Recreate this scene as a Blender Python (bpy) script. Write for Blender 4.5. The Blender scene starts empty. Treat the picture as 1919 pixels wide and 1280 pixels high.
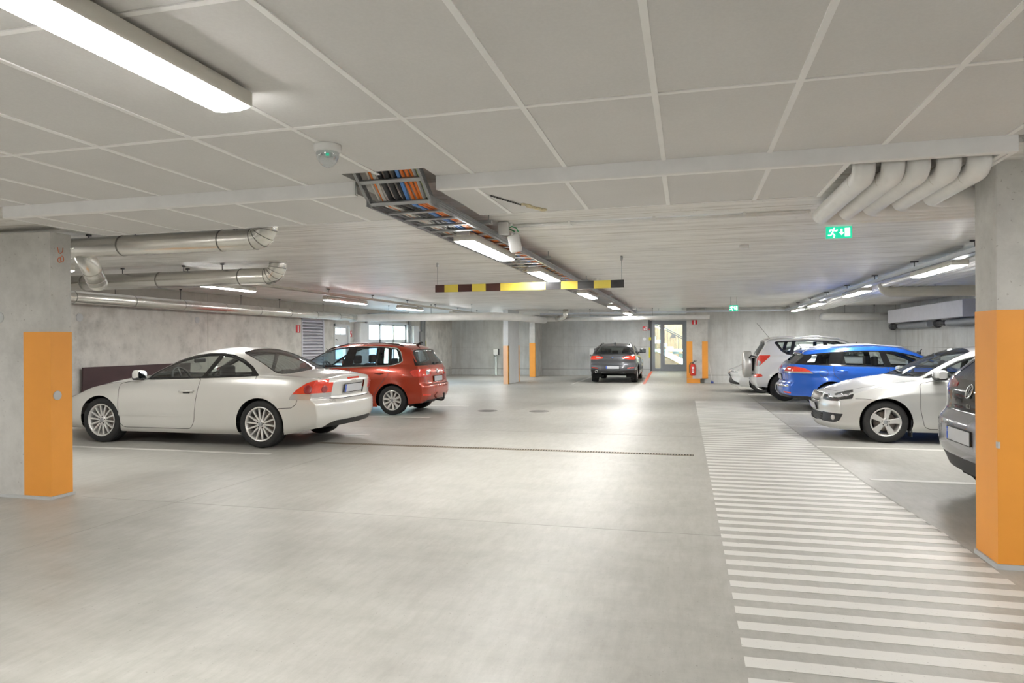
import bpy, bmesh, math, random
import numpy as np
from mathutils import Vector, Matrix
from mathutils.bvhtree import BVHTree

SC = bpy.context.scene
COL = SC.collection
random.seed(7)

# ------------------------------------------------------------------ materials
def _new(name):
    m = bpy.data.materials.new(name)
    m.use_nodes = True
    nt = m.node_tree
    b = nt.nodes['Principled BSDF']
    return m, nt, b

def _coord(nt, scale=(1, 1, 1), kind='Object'):
    tc = nt.nodes.new('ShaderNodeTexCoord')
    mp = nt.nodes.new('ShaderNodeMapping')
    mp.inputs['Scale'].default_value = scale
    nt.links.new(tc.outputs[kind], mp.inputs['Vector'])
    return mp.outputs['Vector']

def _world(nt, scale=(1, 1, 1)):
    g = nt.nodes.new('ShaderNodeNewGeometry')
    mp = nt.nodes.new('ShaderNodeMapping')
    mp.inputs['Scale'].default_value = scale
    nt.links.new(g.outputs['Position'], mp.inputs['Vector'])
    return mp.outputs['Vector']

def _noise(nt, vec, scale, detail=6, rough=0.55):
    n = nt.nodes.new('ShaderNodeTexNoise')
    n.inputs['Scale'].default_value = scale
    n.inputs['Detail'].default_value = detail
    n.inputs['Roughness'].default_value = rough
    nt.links.new(vec, n.inputs['Vector'])
    return n.outputs['Fac']

def _ramp(nt, fac, stops):
    r = nt.nodes.new('ShaderNodeValToRGB')
    el = r.color_ramp.elements
    while len(el) < len(stops):
        el.new(0.5)
    for e, (p, c) in zip(el, stops):
        e.position = p
        e.color = (c[0], c[1], c[2], 1)
    nt.links.new(fac, r.inputs['Fac'])
    return r.outputs['Color']

def _mix(nt, fac, a, b, mode='MIX'):
    m = nt.nodes.new('ShaderNodeMix')
    m.data_type = 'RGBA'
    m.blend_type = mode
    for sock, v in ((m.inputs[0], fac), (m.inputs[6], a), (m.inputs[7], b)):
        if hasattr(v, 'links'):
            nt.links.new(v, sock)
        elif isinstance(v, (int, float)):
            sock.default_value = v
        else:
            sock.default_value = (v[0], v[1], v[2], 1)
    return m.outputs[2]

def _math(nt, op, a, b=None, c=None):
    m = nt.nodes.new('ShaderNodeMath')
    m.operation = op
    for i, v in enumerate((a, b, c)):
        if v is None:
            continue
        if hasattr(v, 'links'):
            nt.links.new(v, m.inputs[i])
        else:
            m.inputs[i].default_value = v
    return m.outputs[0]

def _bump(nt, b, h, strength=0.2, dist=0.01):
    bp = nt.nodes.new('ShaderNodeBump')
    bp.inputs['Strength'].default_value = strength
    bp.inputs['Distance'].default_value = dist
    nt.links.new(h, bp.inputs['Height'])
    nt.links.new(bp.outputs['Normal'], b.inputs['Normal'])

def plain(name, col, rough=0.5, metal=0.0, coat=0.0, var=0.04, spec=0.5, nscale=6.0):
    """a plain surface with a little procedural variation in tone and gloss"""
    m, nt, b = _new(name)
    n = _noise(nt, _coord(nt), nscale, 5)
    lo = [max(0, c * (1 - var)) for c in col]
    hi = [min(1, c * (1 + var)) for c in col]
    nt.links.new(_ramp(nt, n, [(0.3, lo), (0.7, hi)]), b.inputs['Base Color'])
    b.inputs['Roughness'].default_value = rough
    b.inputs['Metallic'].default_value = metal
    b.inputs['Coat Weight'].default_value = coat
    b.inputs['Coat Roughness'].default_value = 0.04
    b.inputs['Specular IOR Level'].default_value = spec
    return m

def paint(name, col, metal=0.35, rough=0.32, flake=0.05):
    m, nt, b = _new(name)
    n = _noise(nt, _coord(nt), 900.0, 1)
    lo = [c * (1 - flake) for c in col]
    hi = [min(1, c * (1 + flake)) for c in col]
    nt.links.new(_ramp(nt, n, [(0.35, lo), (0.65, hi)]), b.inputs['Base Color'])
    b.inputs['Metallic'].default_value = metal
    b.inputs['Roughness'].default_value = rough
    b.inputs['Coat Weight'].default_value = 1.0
    b.inputs['Coat Roughness'].default_value = 0.03
    return m

def glass(name, tint=(0.75, 0.8, 0.78), refl=0.10):
    m = bpy.data.materials.new(name)
    m.use_nodes = True
    nt = m.node_tree
    nt.nodes.clear()
    out = nt.nodes.new('ShaderNodeOutputMaterial')
    tr = nt.nodes.new('ShaderNodeBsdfTransparent')
    gl = nt.nodes.new('ShaderNodeBsdfGlossy')
    gl.inputs['Roughness'].default_value = 0.02
    gl.inputs['Color'].default_value = (0.95, 0.97, 1, 1)
    n = _noise(nt, _coord(nt), 2.0, 2)
    nt.links.new(_ramp(nt, n, [(0.3, [c * 0.97 for c in tint]), (0.7, tint)]), tr.inputs['Color'])
    lw = nt.nodes.new('ShaderNodeLayerWeight')
    lw.inputs['Blend'].default_value = 0.35
    f = _math(nt, 'MULTIPLY_ADD', lw.outputs['Facing'], 0.45, refl)
    mx = nt.nodes.new('ShaderNodeMixShader')
    nt.links.new(f, mx.inputs['Fac'])
    nt.links.new(tr.outputs[0], mx.inputs[1])
    nt.links.new(gl.outputs[0], mx.inputs[2])
    nt.links.new(mx.outputs[0], out.inputs['Surface'])
    return m

def lamp_mat(name, col, strength):
    m, nt, b = _new(name)
    b.inputs['Base Color'].default_value = (0.9, 0.9, 0.88, 1)
    b.inputs['Emission Color'].default_value = (*col, 1)
    n = _noise(nt, _coord(nt), 3.0, 2)
    nt.links.new(_math(nt, 'MULTIPLY_ADD', n, strength * 0.06, strength * 0.97), b.inputs['Emission Strength'])
    return m

# ------------------------------------------------------------------ objects
def tag(o, label=None, cat=None, group=None, kind=None):
    if label: o['label'] = label
    if cat: o['category'] = cat
    if group: o['group'] = group
    if kind: o['kind'] = kind
    return o

def empty(name, loc=(0, 0, 0), rotz=0.0, label=None, cat=None, group=None, scale=1.0):
    o = bpy.data.objects.new(name, None)
    o.empty_display_size = 0.2
    COL.objects.link(o)
    o.location = loc
    o.rotation_euler = (0, 0, rotz)
    o.scale = (scale, scale, scale)
    return tag(o, label, cat, group)

def copy_tree(o, parent=None):
    c = o.copy()
    COL.objects.link(c)
    if parent is not None:
        c.parent = parent
        c.matrix_parent_inverse = o.matrix_parent_inverse.copy()
    for ch in list(o.children):
        copy_tree(ch, c)
    return c

def link(name, me, mats, parent=None):
    o = bpy.data.objects.new(name, me)
    if not isinstance(mats, (list, tuple)):
        mats = [mats]
    for m in mats:
        me.materials.append(m)
    COL.objects.link(o)
    if parent is not None:
        o.parent = parent
    return o

def fillet(path, r, n=8):
    """polyline with rounded corners"""
    P = [Vector(p) for p in path]
    out = [P[0]]
    for i in range(1, len(P) - 1):
        a, b, c = P[i - 1], P[i], P[i + 1]
        u, v = (a - b).normalized(), (c - b).normalized()
        ang = u.angle(v)
        if ang > math.pi - 0.02:
            out.append(b); continue
        d = min(r / math.tan(ang / 2), (a - b).length * 0.49, (c - b).length * 0.49)
        rr = d * math.tan(ang / 2)
        bis = (u + v).normalized()
        cen = b + bis * (rr / math.sin(ang / 2))
        s, e = b + u * d - cen, b + v * d - cen
        tot = s.angle(e)
        for k in range(n + 1):
            t = k / n
            w1 = math.sin((1 - t) * tot) / math.sin(tot)
            w2 = math.sin(t * tot) / math.sin(tot)
            out.append(cen + s * w1 + e * w2)
    out.append(P[-1])
    return out

class MB:
    """collects shapes into ONE mesh"""
    def __init__(self):
        self.v = []; self.f = []; self.m = []; self.s = []
    def add(self, vs, fs, mi=0, smooth=False):
        o = len(self.v)
        self.v += [tuple(p) for p in vs]
        for f in fs:
            self.f.append([i + o for i in f]); self.m.append(mi); self.s.append(smooth)
        return self
    def box(self, c, s, mi=0, rot=None):
        hx, hy, hz = s[0] / 2, s[1] / 2, s[2] / 2
        vs = [Vector((x, y, z)) for x in (-hx, hx) for y in (-hy, hy) for z in (-hz, hz)]
        if rot is not None:
            vs = [rot @ p for p in vs]
        vs = [p + Vector(c) for p in vs]
        return self.add(vs, [(0, 1, 3, 2), (4, 6, 7, 5), (0, 4, 5, 1), (2, 3, 7, 6), (0, 2, 6, 4), (1, 5, 7, 3)], mi)
    def bb(self, x0, x1, y0, y1, z0, z1, mi=0):
        return self.box(((x0 + x1) / 2, (y0 + y1) / 2, (z0 + z1) / 2), (abs(x1 - x0), abs(y1 - y0), abs(z1 - z0)), mi)
    def rbox(self, c, s, r=0.02, mi=0, n=3, axis='Z'):
        """box with rounded vertical edges and a small chamfer on top and bottom"""
        a, b, h = {'Z': (s[0], s[1], s[2]), 'X': (s[1], s[2], s[0]), 'Y': (s[2], s[0], s[1])}[axis]
        r = min(r, a / 2 - 1e-4, b / 2 - 1e-4)
        ch = min(r * 0.5, h * 0.3)
        def ring(k, z):
            pts = []
            for (sx, sy, a0) in ((1, 1, 0), (-1, 1, 90), (-1, -1, 180), (1, -1, 270)):
                for i in range(n + 1):
                    t = math.radians(a0 + 90 * i / n)
                    pts.append((sx * (a / 2 - r) + (r - k) * math.cos(t), sy * (b / 2 - r) + (r - k) * math.sin(t), z))
            return pts
        rings = [ring(ch, -h / 2), ring(0, -h / 2 + ch), ring(0, h / 2 - ch), ring(ch, h / 2)]
        q = len(rings[0])
        vs = [p for rg in rings for p in rg]
        perm = {'Z': lambda p: (p[0], p[1], p[2]), 'X': lambda p: (p[2], p[0], p[1]), 'Y': lambda p: (p[1], p[2], p[0])}[axis]
        vs = [Vector(perm(p)) + Vector(c) for p in vs]
        fs = []
        for k in range(3):
            for i in range(q):
                j = (i + 1) % q
                fs.append((k * q + i, k * q + j, (k + 1) * q + j, (k + 1) * q + i))
        self.add(vs, fs, mi, True)
        self.f.append([len(self.v) - 4 * q + i for i in reversed(range(q))]); self.m.append(mi); self.s.append(False)
        self.f.append([len(self.v) - q + i for i in range(q)]); self.m.append(mi); self.s.append(False)
        return self
    def tube(self, path, r, n=12, mi=0, caps=True, radii=None, ridge=None):
        P = [Vector(p) for p in path]
        m = len(P)
        T = []
        for i in range(m):
            a = P[max(i - 1, 0)]; b = P[min(i + 1, m - 1)]
            T.append((b - a).normalized())
        up = Vector((0, 0, 1)) if abs(T[0].z) < 0.9 else Vector((1, 0, 0))
        N = (up - T[0] * up.dot(T[0])).normalized()
        rings = []
        for i in range(m):
            N = (N - T[i] * N.dot(T[i])).normalized()
            B = T[i].cross(N)
            rr = r if radii is None else radii[i]
            rings.append([P[i] + (N * math.cos(2 * math.pi * k / n) + B * math.sin(2 * math.pi * k / n)) * rr for k in range(n)])
        vs = [p for rg in rings for p in rg]
        fs = []
        for i in range(m - 1):
            for k in range(n):
                j = (k + 1) % n
                fs.append((i * n + k, i * n + j, (i + 1) * n + j, (i + 1) * n + k))
        self.add(vs, fs, mi, True)
        if caps:
            o = len(self.v) - m * n
            self.f.append([o + k for k in reversed(range(n))]); self.m.append(mi); self.s.append(False)
            self.f.append([o + (m - 1) * n + k for k in range(n)]); self.m.append(mi); self.s.append(False)
        return self
    def cyl(self, p0, p1, r, n=16, mi=0, r2=None):
        return self.tube([p0, p1], r, n, mi, True, [r, r if r2 is None else r2])
    def lathe(self, prof, c=(0, 0, 0), axis='Y', n=40, mi=0, mis=None, close=False):
        """prof: list of (radius, along-axis)"""
        m = len(prof)
        vs = []
        for (r, a) in prof:
            for k in range(n):
                t = 2 * math.pi * k / n
                x, y = r * math.cos(t), r * math.sin(t)
                p = {'Y': (x, a, y), 'X': (a, x, y), 'Z': (x, y, a)}[axis]
                vs.append((p[0] + c[0], p[1] + c[1], p[2] + c[2]))
        o = len(self.v)
        self.v += vs
        for i in range(m - 1):
            for k in range(n):
                j = (k + 1) % n
                f = (i * n + k, i * n + j, (i + 1) * n + j, (i + 1) * n + k)
                if axis == 'Y': f = f[::-1]
                self.f.append([q + o for q in f]); self.m.append(mi if mis is None else mis[i]); self.s.append(True)
        for idx, rev in ((0, axis != 'Y'), (m - 1, axis == 'Y')):
            if prof[idx][0] > 1e-6 and close:
                ring = [o + idx * n + k for k in range(n)]
                self.f.append(ring[::-1] if rev else ring); self.m.append(mi); self.s.append(False)
        return self
    def prism(self, poly, lo, hi, axis='Y', mi=0):
        """extrude a 2-D polygon: axis Y: (x,z), axis X: (y,z), axis Z: (x,y)"""
        k = len(poly)
        def p3(p, a):
            return {'Y': (p[0], a, p[1]), 'X': (a, p[0], p[1]), 'Z': (p[0], p[1], a)}[axis]
        vs = [p3(p, lo) for p in poly] + [p3(p, hi) for p in poly]
        fs = [tuple(range(k))[::-1], tuple(range(k, 2 * k))]
        fs += [(i, (i + 1) % k, k + (i + 1) % k, k + i) for i in range(k)]
        return self.add(vs, fs, mi)
    def sphere(self, c, r, n=16, m=8, mi=0, sq=(1, 1, 1), a0=-90, a1=90):
        prof = []
        vs = []
        for i in range(m + 1):
            t = math.radians(a0 + (a1 - a0) * i / m)
            for k in range(n):
                u = 2 * math.pi * k / n
                vs.append((c[0] + sq[0] * r * math.cos(t) * math.cos(u), c[1] + sq[1] * r * math.cos(t) * math.sin(u), c[2] + sq[2] * r * math.sin(t)))
        fs = [(i * n + k, i * n + (k + 1) % n, (i + 1) * n + (k + 1) % n, (i + 1) * n + k) for i in range(m) for k in range(n)]
        return self.add(vs, fs, mi, True)
    def mirror_y(self):
        o = len(self.v)
        self.v += [(x, -y, z) for (x, y, z) in self.v]
        k = len(self.f)
        for i in range(k):
            self.f.append([q + o for q in reversed(self.f[i])]); self.m.append(self.m[i]); self.s.append(self.s[i])
        return self
    def build(self, name, mats, parent=None, bevel=0.0, seg=2, recalc=True):
        me = bpy.data.meshes.new(name)
        bm = bmesh.new()
        bv = [bm.verts.new(p) for p in self.v]
        for f, mi, s in zip(self.f, self.m, self.s):
            try:
                fc = bm.faces.new([bv[i] for i in f])
            except ValueError:
                continue
            fc.material_index = mi; fc.smooth = s
        bmesh.ops.remove_doubles(bm, verts=bm.verts, dist=1e-6)
        if recalc:
            bmesh.ops.recalc_face_normals(bm, faces=bm.faces)
        if bevel > 0:
            ed = [e for e in bm.edges if len(e.link_faces) == 2 and e.calc_face_angle(0) > 0.6]
            r = bmesh.ops.bevel(bm, geom=ed, offset=bevel, segments=seg, affect='EDGES', profile=0.5, clamp_overlap=True)
            for f in r['faces']: f.smooth = True
        bm.to_mesh(me)
        bm.free()
        return link(name, me, mats, parent)

def text_mesh(name, body, size, mat, parent, matrix, depth=0.002, align='CENTER', sx=1.0):
    cu = bpy.data.curves.new(name, 'FONT')
    cu.body = body; cu.size = size; cu.extrude = depth
    cu.align_x = align; cu.align_y = 'CENTER'
    o = bpy.data.objects.new(name, cu)
    COL.objects.link(o)
    dg = bpy.context.evaluated_depsgraph_get()
    me = bpy.data.meshes.new_from_object(o.evaluated_get(dg))
    bpy.data.objects.remove(o)
    bpy.data.curves.remove(cu)
    me.materials.clear()
    r = link(name, me, mat, parent)
    r.matrix_local = matrix @ Matrix.Diagonal((sx, 1, 1, 1))
    return r

def axes(o, x, y):
    """matrix at o whose local X,Y axes point along x and y"""
    x = Vector(x).normalized(); y = Vector(y).normalized(); z = x.cross(y)
    m = Matrix((x, y, z)).transposed().to_4x4()
    m.translation = Vector(o)
    return m
# ------------------------------------------------------------------ car bodies
def pchip(pts):
    xs = np.array([p[0] for p in pts], float); ys = np.array([p[1] for p in pts], float)
    h = np.diff(xs); d = np.diff(ys) / h
    n = len(xs); m = np.zeros(n)
    for i in range(1, n - 1):
        if d[i - 1] * d[i] > 0:
            w1 = 2 * h[i] + h[i - 1]; w2 = h[i] + 2 * h[i - 1]
            m[i] = (w1 + w2) / (w1 / d[i - 1] + w2 / d[i])
    m[0] = d[0]; m[-1] = d[-1]
    def f(x):
        x = np.clip(np.asarray(x, float), xs[0], xs[-1])
        i = np.clip(np.searchsorted(xs, x) - 1, 0, n - 2)
        t = (x - xs[i]) / h[i]
        return (ys[i] * (1 + 2 * t) * (1 - t) ** 2 + m[i] * h[i] * t * (1 - t) ** 2
                + ys[i + 1] * t * t * (3 - 2 * t) + m[i + 1] * h[i] * t * t * (t - 1))
    return f

def sstep(a, b, x):
    t = np.clip((x - a) / (b - a), 0, 1)
    return t * t * (3 - 2 * t)

def rnd(poly, r=0.03, n=3, closed=True):
    """round the corners of a 2-D polygon"""
    k = len(poly); out = []
    for i in range(k):
        b = np.array(poly[i], float)
        if not closed and i in (0, k - 1):
            out.append(tuple(b)); continue
        a = np.array(poly[i - 1], float); c = np.array(poly[(i + 1) % k], float)
        la, lc = np.linalg.norm(a - b), np.linalg.norm(c - b)
        d = min(r, la * 0.45, lc * 0.45)
        p = b + (a - b) / la * d; q = b + (c - b) / lc * d
        for s in range(n + 1):
            t = s / n
            out.append(tuple(p * (1 - t) ** 2 + b * 2 * t * (1 - t) + q * t * t))
    return out

def circ(cx, cz, r, n=28, a0=0, a1=360):
    return [(cx + r * math.cos(math.radians(a0 + (a1 - a0) * i / n)), cz + r * math.sin(math.radians(a0 + (a1 - a0) * i / n))) for i in range(n if a1 - a0 == 360 else n + 1)]

def strip(line, w):
    """closed thin polygon along a polyline"""
    P = [np.array(p, float) for p in line]
    L, R = [], []
    for i in range(len(P)):
        t = P[min(i + 1, len(P) - 1)] - P[max(i - 1, 0)]
        t /= np.linalg.norm(t); nn = np.array([-t[1], t[0]]) * w / 2
        L.append(tuple(P[i] + nn)); R.append(tuple(P[i] - nn))
    return L + R[::-1]

def inpoly(p, poly):
    x, y = p; c = False; j = len(poly) - 1
    for i in range(len(poly)):
        xi, yi = poly[i]; xj, yj = poly[j]
        if (yi > y) != (yj > y) and x < (xj - xi) * (y - yi) / (yj - yi) + xi:
            c = not c
        j = i
    return c

PROJ = {'side': (0, 2), 'rear': (1, 2), 'front': (1, 2), 'top': (0, 1)}

class Car:
    SIDE = [(0, .93), (.08, .962), (.25, .985), (.5, 1.0), (.75, .995), (.92, .975), (1, .945)]
    PLAN = [(0, .93), (.12, .975), (.3, .995), (.5, 1), (.7, .995), (.88, .975), (1, .93)]

    def __init__(self, P):
        self.P = P
        self.tags = ['body']
        self.gen()

    def gen(self):
        P = self.P; L, W = P['L'], P['W']
        top, belt, zb = pchip(P['top']), pchip(P['belt']), pchip(P['bottom'])
        side = pchip(P.get('side', self.SIDE)); plan = pchip([(a * L, b) for a, b in P.get('plan', self.PLAN)])
        t, k, c0 = P.get('tumble', .42), P.get('kplan', .22), P.get('crown', .03)
        pf, pr = pchip(P['pf']), pchip(P['pr'])
        cf, cr, A = P.get('cf', .36), P.get('cr', .22), 1.15
        ex = P.get('exf', 2.3); exr = P.get('exr', 2.6)
        e = np.array([0, .004, .012, .025, .045, .07, .1])
        xs = np.concatenate([e, np.arange(.135, L - .12, .036), (L - e)[::-1]])
        ns, nc = 20, 26
        NR = ns + nc
        tau = np.linspace(0, 1, ns)
        G = np.zeros((len(xs), NR, 3))
        wheels = [(P['xf'], P['R']), (P['xr'], P['R'])]
        Ra = P['R'] + P.get('gap', .045)
        def zroof(x, y):
            y2 = y * y
            return np.minimum(top(x - k * y2), top(x + k * y2)) - c0 * y2 / .36
        for i, x in enumerate(xs):
            w = W * float(plan(x)); z0 = float(zb(x)); zt = float(top(x))
            zs = min(float(belt(x)), zt - .03)
            z = z0 + tau * (zs - z0)
            y = w * side(tau)
            fl = P.get('flare', .015)
            for (xw, r) in wheels:
                rr = np.hypot(x - xw, z - r)
                y = y + fl * np.exp(-((rr - Ra) / .075) ** 2) * (tau < .97)
            for (t0, amp, wd, xa, xb) in P.get('crease', []):
                g = float(sstep(xa, xa + .35, x) * (1 - sstep(xb - .35, xb, x)))
                y = y + amp * g * np.exp(-((tau - t0) / wd) ** 2)
            G[i, :ns, 0] = x; G[i, :ns, 1] = y; G[i, :ns, 2] = z
            ys = y[-1]
            # greenhouse / hood part of the section
            yb = ys - .012
            yr = yb - t * max(zt - zs - .04, 0)
            for _ in range(4):
                zr = max(float(zroof(x, yr)), zs + .004)
                yr = max(yb - t * (zr - zs), .25)
            s = np.linspace(0, 1, nc + 1)[1:]
            cy = np.zeros(nc); cz = np.zeros(nc)
            rc = min(P.get('rc', .07), (zr - zs) * .55)
            d = np.array([yb - yr, zs - zr]); ln = np.hypot(*d) + 1e-9; d = d / ln
            c1 = np.array([yr, zr]) + d * rc
            y2 = yr - rc * 1.3
            c2 = np.array([y2, max(float(zroof(x, y2)), zs + .004)])
            for q, ss in enumerate(s):
                if ss <= .46:
                    u = ss / .46
                    cy[q] = yb + (c1[0] - yb) * u; cz[q] = zs + (c1[1] - zs) * u
                elif ss <= .66:
                    u = (ss - .46) / .2
                    p = c1 * (1 - u) ** 2 + np.array([yr, zr]) * 2 * u * (1 - u) + c2 * u * u
                    cy[q], cz[q] = p
                else:
                    u = (ss - .66) / .34
                    cy[q] = y2 * (1 - u); cz[q] = max(float(zroof(x, cy[q])), zs + .004)
            hy = np.where(s < .66, ys * (1 - .30 * s / .66), ys * .70 * (1 - (s - .66) / .34))
            hz = zs + np.maximum(np.array([float(zroof(x, q)) for q in hy]) - zs, .004) * (1 - (hy / ys) ** P.get('hoodp', 5))
            b = float(sstep(P.get('b0', .10), P.get('b0', .10) + .14, zt - zs))
            cy = cy * b + hy * (1 - b); cz = cz * b + hz * (1 - b)
            G[i, ns:, 0] = x; G[i, ns:, 1] = cy; G[i, ns:, 2] = cz
        G[:, -1, 1] = 0
        def disp(x, y, z):
            wf = np.clip(1 - x / A, 0, 1) ** 2; wr = np.clip(1 - (L - x) / A, 0, 1) ** 2
            Wn = W * 1.012
            def pl(c, p):
                return c * (1 - (1 - np.minimum(np.abs(y) / Wn, 1) ** p) ** (1 / p))
            return x + wf * (pf(z) + pl(cf, ex)) - wr * (pr(z) + pl(cr, exr))
        self.disp = disp
        bm = bmesh.new()
        X = disp(G[..., 0], G[..., 1], G[..., 2])
        V = [[bm.verts.new((X[i, j], G[i, j, 1], G[i, j, 2])) for j in range(NR)] for i in range(len(xs))]
        for i in range(len(xs) - 1):
            for j in range(NR - 1):
                bm.faces.new((V[i][j], V[i][j + 1], V[i + 1][j + 1], V[i + 1][j]))
        jr = ns + int(nc * .56)
        for end in (0, len(xs) - 1):
            kk = NR - jr
            C = []
            yj = G[end, :, 1]; zj = G[end, :, 2]
            f = yj[jr:] / yj[jr]
            dz = zj[jr:] - zj[jr]
            for j in range(jr + 1):
                row = []
                for q in range(kk):
                    if q == 0: row.append(V[end][j]); continue
                    if j == jr: row.append(V[end][jr + q]); continue
                    yy = yj[j] * f[q]; zz = zj[j] + dz[q] * max(0, j - ns + 1) / max(1, jr - ns + 1)
                    row.append(bm.verts.new((float(disp(xs[end], yy, zz)), yy, zz)))
                C.append(row)
            for j in range(jr):
                for q in range(kk - 1):
                    fv = (C[j][q], C[j + 1][q], C[j + 1][q + 1], C[j][q + 1])
                    bm.faces.new(fv if end else fv[::-1])
        bmesh.ops.remove_doubles(bm, verts=bm.verts, dist=1e-5)
        self.lay = bm.faces.layers.int.new('tag')
        bm.normal_update()
        self.bm = bm
        self.under = [(X[i, 0], G[i, 0, 1], G[i, 0, 2]) for i in range(len(xs))]
        self.bvh = BVHTree.FromBMesh(bm)

    def on_side(self, x, z, off=0.0):
        h = self.bvh.ray_cast(Vector((x, 3, z)), Vector((0, -1, 0)))
        if h[0] is None: h = self.bvh.find_nearest(Vector((x, 1, z)))
        return h[0] + Vector((0, off, 0)), h[1]
    def on_end(self, y, z, end='rear', off=0.0):
        d = 1 if end == 'rear' else -1
        h = self.bvh.ray_cast(Vector((2.3 + d * 4, max(abs(y), .001), z)), Vector((-d, 0, 0)))
        if h[0] is None: h = self.bvh.find_nearest(Vector((2.3 + d * 2.2, abs(y), z)))
        return h[0] + Vector((d * off, 0, 0)), h[1]
    def on_top(self, x, y, off=0.0):
        h = self.bvh.ray_cast(Vector((x, max(abs(y), .001), 3)), Vector((0, 0, -1)))
        if h[0] is None: h = self.bvh.find_nearest(Vector((x, abs(y), 1)))
        return h[0] + Vector((0, 0, off)), h[1]

    def cond(self, view, f, nm=.10):
        n = f.normal
        if view == 'side': return n.y > .25
        if view == 'top': return n.z > .30
        c = f.calc_center_median()
        if view == 'rear': return n.x > nm and c.x > self.P['L'] - self.P.get('rdepth', .75)
        return n.x < -nm and c.x < self.P.get('fdepth', .75)

    def cut(self, tagname, view, poly, over=None, cond=None):
        bm = self.bm; lay = self.lay
        if tagname not in self.tags: self.tags.append(tagname)
        ti = self.tags.index(tagname)
        a, b = PROJ[view]
        # keep polygon order consistent
        x0, x1 = min(p[0] for p in poly), max(p[0] for p in poly)
        y0, y1 = min(p[1] for p in poly), max(p[1] for p in poly)
        cand = set()
        for f in bm.faces:
            us = [v.co[a] for v in f.verts]; ws = [v.co[b] for v in f.verts]
            if max(us) < x0 or min(us) > x1 or max(ws) < y0 or min(ws) > y1: continue
            if over and self.tags[f[lay]] not in over: continue
            if not self.cond(view, f, .46 if tagname[:4] in ('tail', 'head', 'fog', 'turn', 'lowg', 'gril') else .10): continue
            if cond and not cond(f.calc_center_median(), f.normal): continue
            cand.add(f)
        for i in range(len(poly)):
            p, q = poly[i], poly[(i + 1) % len(poly)]
            dx, dy = q[0] - p[0], q[1] - p[1]
            ln = math.hypot(dx, dy)
            if ln < 1e-5: continue
            no = Vector((0, 0, 0)); no[a] = -dy / ln; no[b] = dx / ln
            co = Vector((0, 0, 0)); co[a] = p[0]; co[b] = p[1]
            lo0, hi0 = min(p[0], q[0]) - 1e-4, max(p[0], q[0]) + 1e-4
            lo1, hi1 = min(p[1], q[1]) - 1e-4, max(p[1], q[1]) + 1e-4
            sel = []
            for f in cand:
                vs = f.verts
                us = [v.co[a] for v in vs]
                if max(us) < lo0 or min(us) > hi0: continue
                ws = [v.co[b] for v in vs]
                if max(ws) < lo1 or min(ws) > hi1: continue
                ds = [(v.co - co).dot(no) for v in vs]
                if max(ds) > 1e-5 and min(ds) < -1e-5: sel.append(f)
            if not sel: continue
            geom = set(sel)
            for f in sel:
                geom.update(f.edges); geom.update(f.verts)
            cand.difference_update(sel)
            r = bmesh.ops.bisect_plane(bm, geom=list(geom), dist=1e-6, plane_co=co, plane_no=no)
            for g in r['geom']:
                if isinstance(g, bmesh.types.BMFace) and g.is_valid: cand.add(g)
        for f in cand:
            if not f.is_valid: continue
            c = f.calc_center_median()
            if inpoly((c[a], c[b]), poly): f[lay] = ti

    def finish(self):
        bm = self.bm
        bm.normal_update()
        self.nrm = {}
        for v in bm.verts:
            n = v.normal.copy()
            if abs(v.co.y) < 1e-4:
                n.y = 0; n.normalize()
            self.nrm[v] = n
        self.faces = {}
        for f in bm.faces:
            self.faces.setdefault(self.tags[f[self.lay]], []).append(f)

    def part(self, tags, name, mats, parent, mode='single', off=0.0, th=0.0, label=None, slots=None):
        """tags -> mesh objects; mode single = both halves in one mesh, pair = one object a side"""
        if isinstance(tags, str): tags = [tags]
        fs = [(f, (slots or {}).get(t, 0)) for t in tags for f in self.faces.get(t, [])]
        if not fs: return []
        vid = {}; vs = []; ns = []
        polys = []
        for f, mi in fs:
            ids = []
            for v in f.verts:
                if v not in vid:
                    vid[v] = len(vs)
                    n = self.nrm[v]
                    vs.append(v.co + n * off); ns.append(n)
                ids.append(vid[v])
            polys.append((ids, mi))
        if th:
            cnt = {}
            for ids, mi in polys:
                for i in range(len(ids)):
                    a, b = ids[i], ids[(i + 1) % len(ids)]
                    cnt.setdefault((min(a, b), max(a, b)), []).append((a, b))
            back = {}
            for key, l in cnt.items():
                if len(l) == 1:
                    a, b = l[0]
                    if abs(vs[a].y) < 1e-4 and abs(vs[b].y) < 1e-4 and mode == 'single': continue
                    for q in (a, b):
                        if q not in back:
                            back[q] = len(vs); vs.append(vs[q] - ns[q] * th); ns.append(ns[q])
                    polys.append(([b, a, back[a], back[b]], 0))
        out = []
        def make(nm, sides):
            V, N, F, MI = [], [], [], []
            for sd in sides:
                o = len(V)
                V += [(p.x, p.y * sd, p.z) for p in vs]; N += [(n.x, n.y * sd, n.z) for n in ns]
                for ids, mi in polys:
                    F.append([q + o for q in (ids if sd > 0 else ids[::-1])]); MI.append(mi)
            if len(sides) == 2:   # weld the two halves on the centre line
                mp = list(range(len(V))); h = len(vs)
                for q in range(h):
                    if abs(vs[q].y) < 1e-4: mp[q + h] = q
                F = [[mp[q] for q in f] for f in F]
                used = sorted(set(q for f in F for q in f)); re = {q: i for i, q in enumerate(used)}
                V = [V[q] for q in used]; N = [N[q] for q in used]; F = [[re[q] for q in f] for f in F]
            me = bpy.data.meshes.new(nm)
            me.from_pydata(V, [], F)
            me.polygons.foreach_set('use_smooth', [True] * len(F))
            me.polygons.foreach_set('material_index', MI)
            me.update()
            me.normals_split_custom_set_from_vertices(N)
            o = link(nm, me, mats, parent)
            if label: o['label'] = label
            out.append(o)
        if mode == 'single': make(name, (1, -1))
        else:
            make(name, (1,)); make(name, (-1,))
        return out

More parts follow.
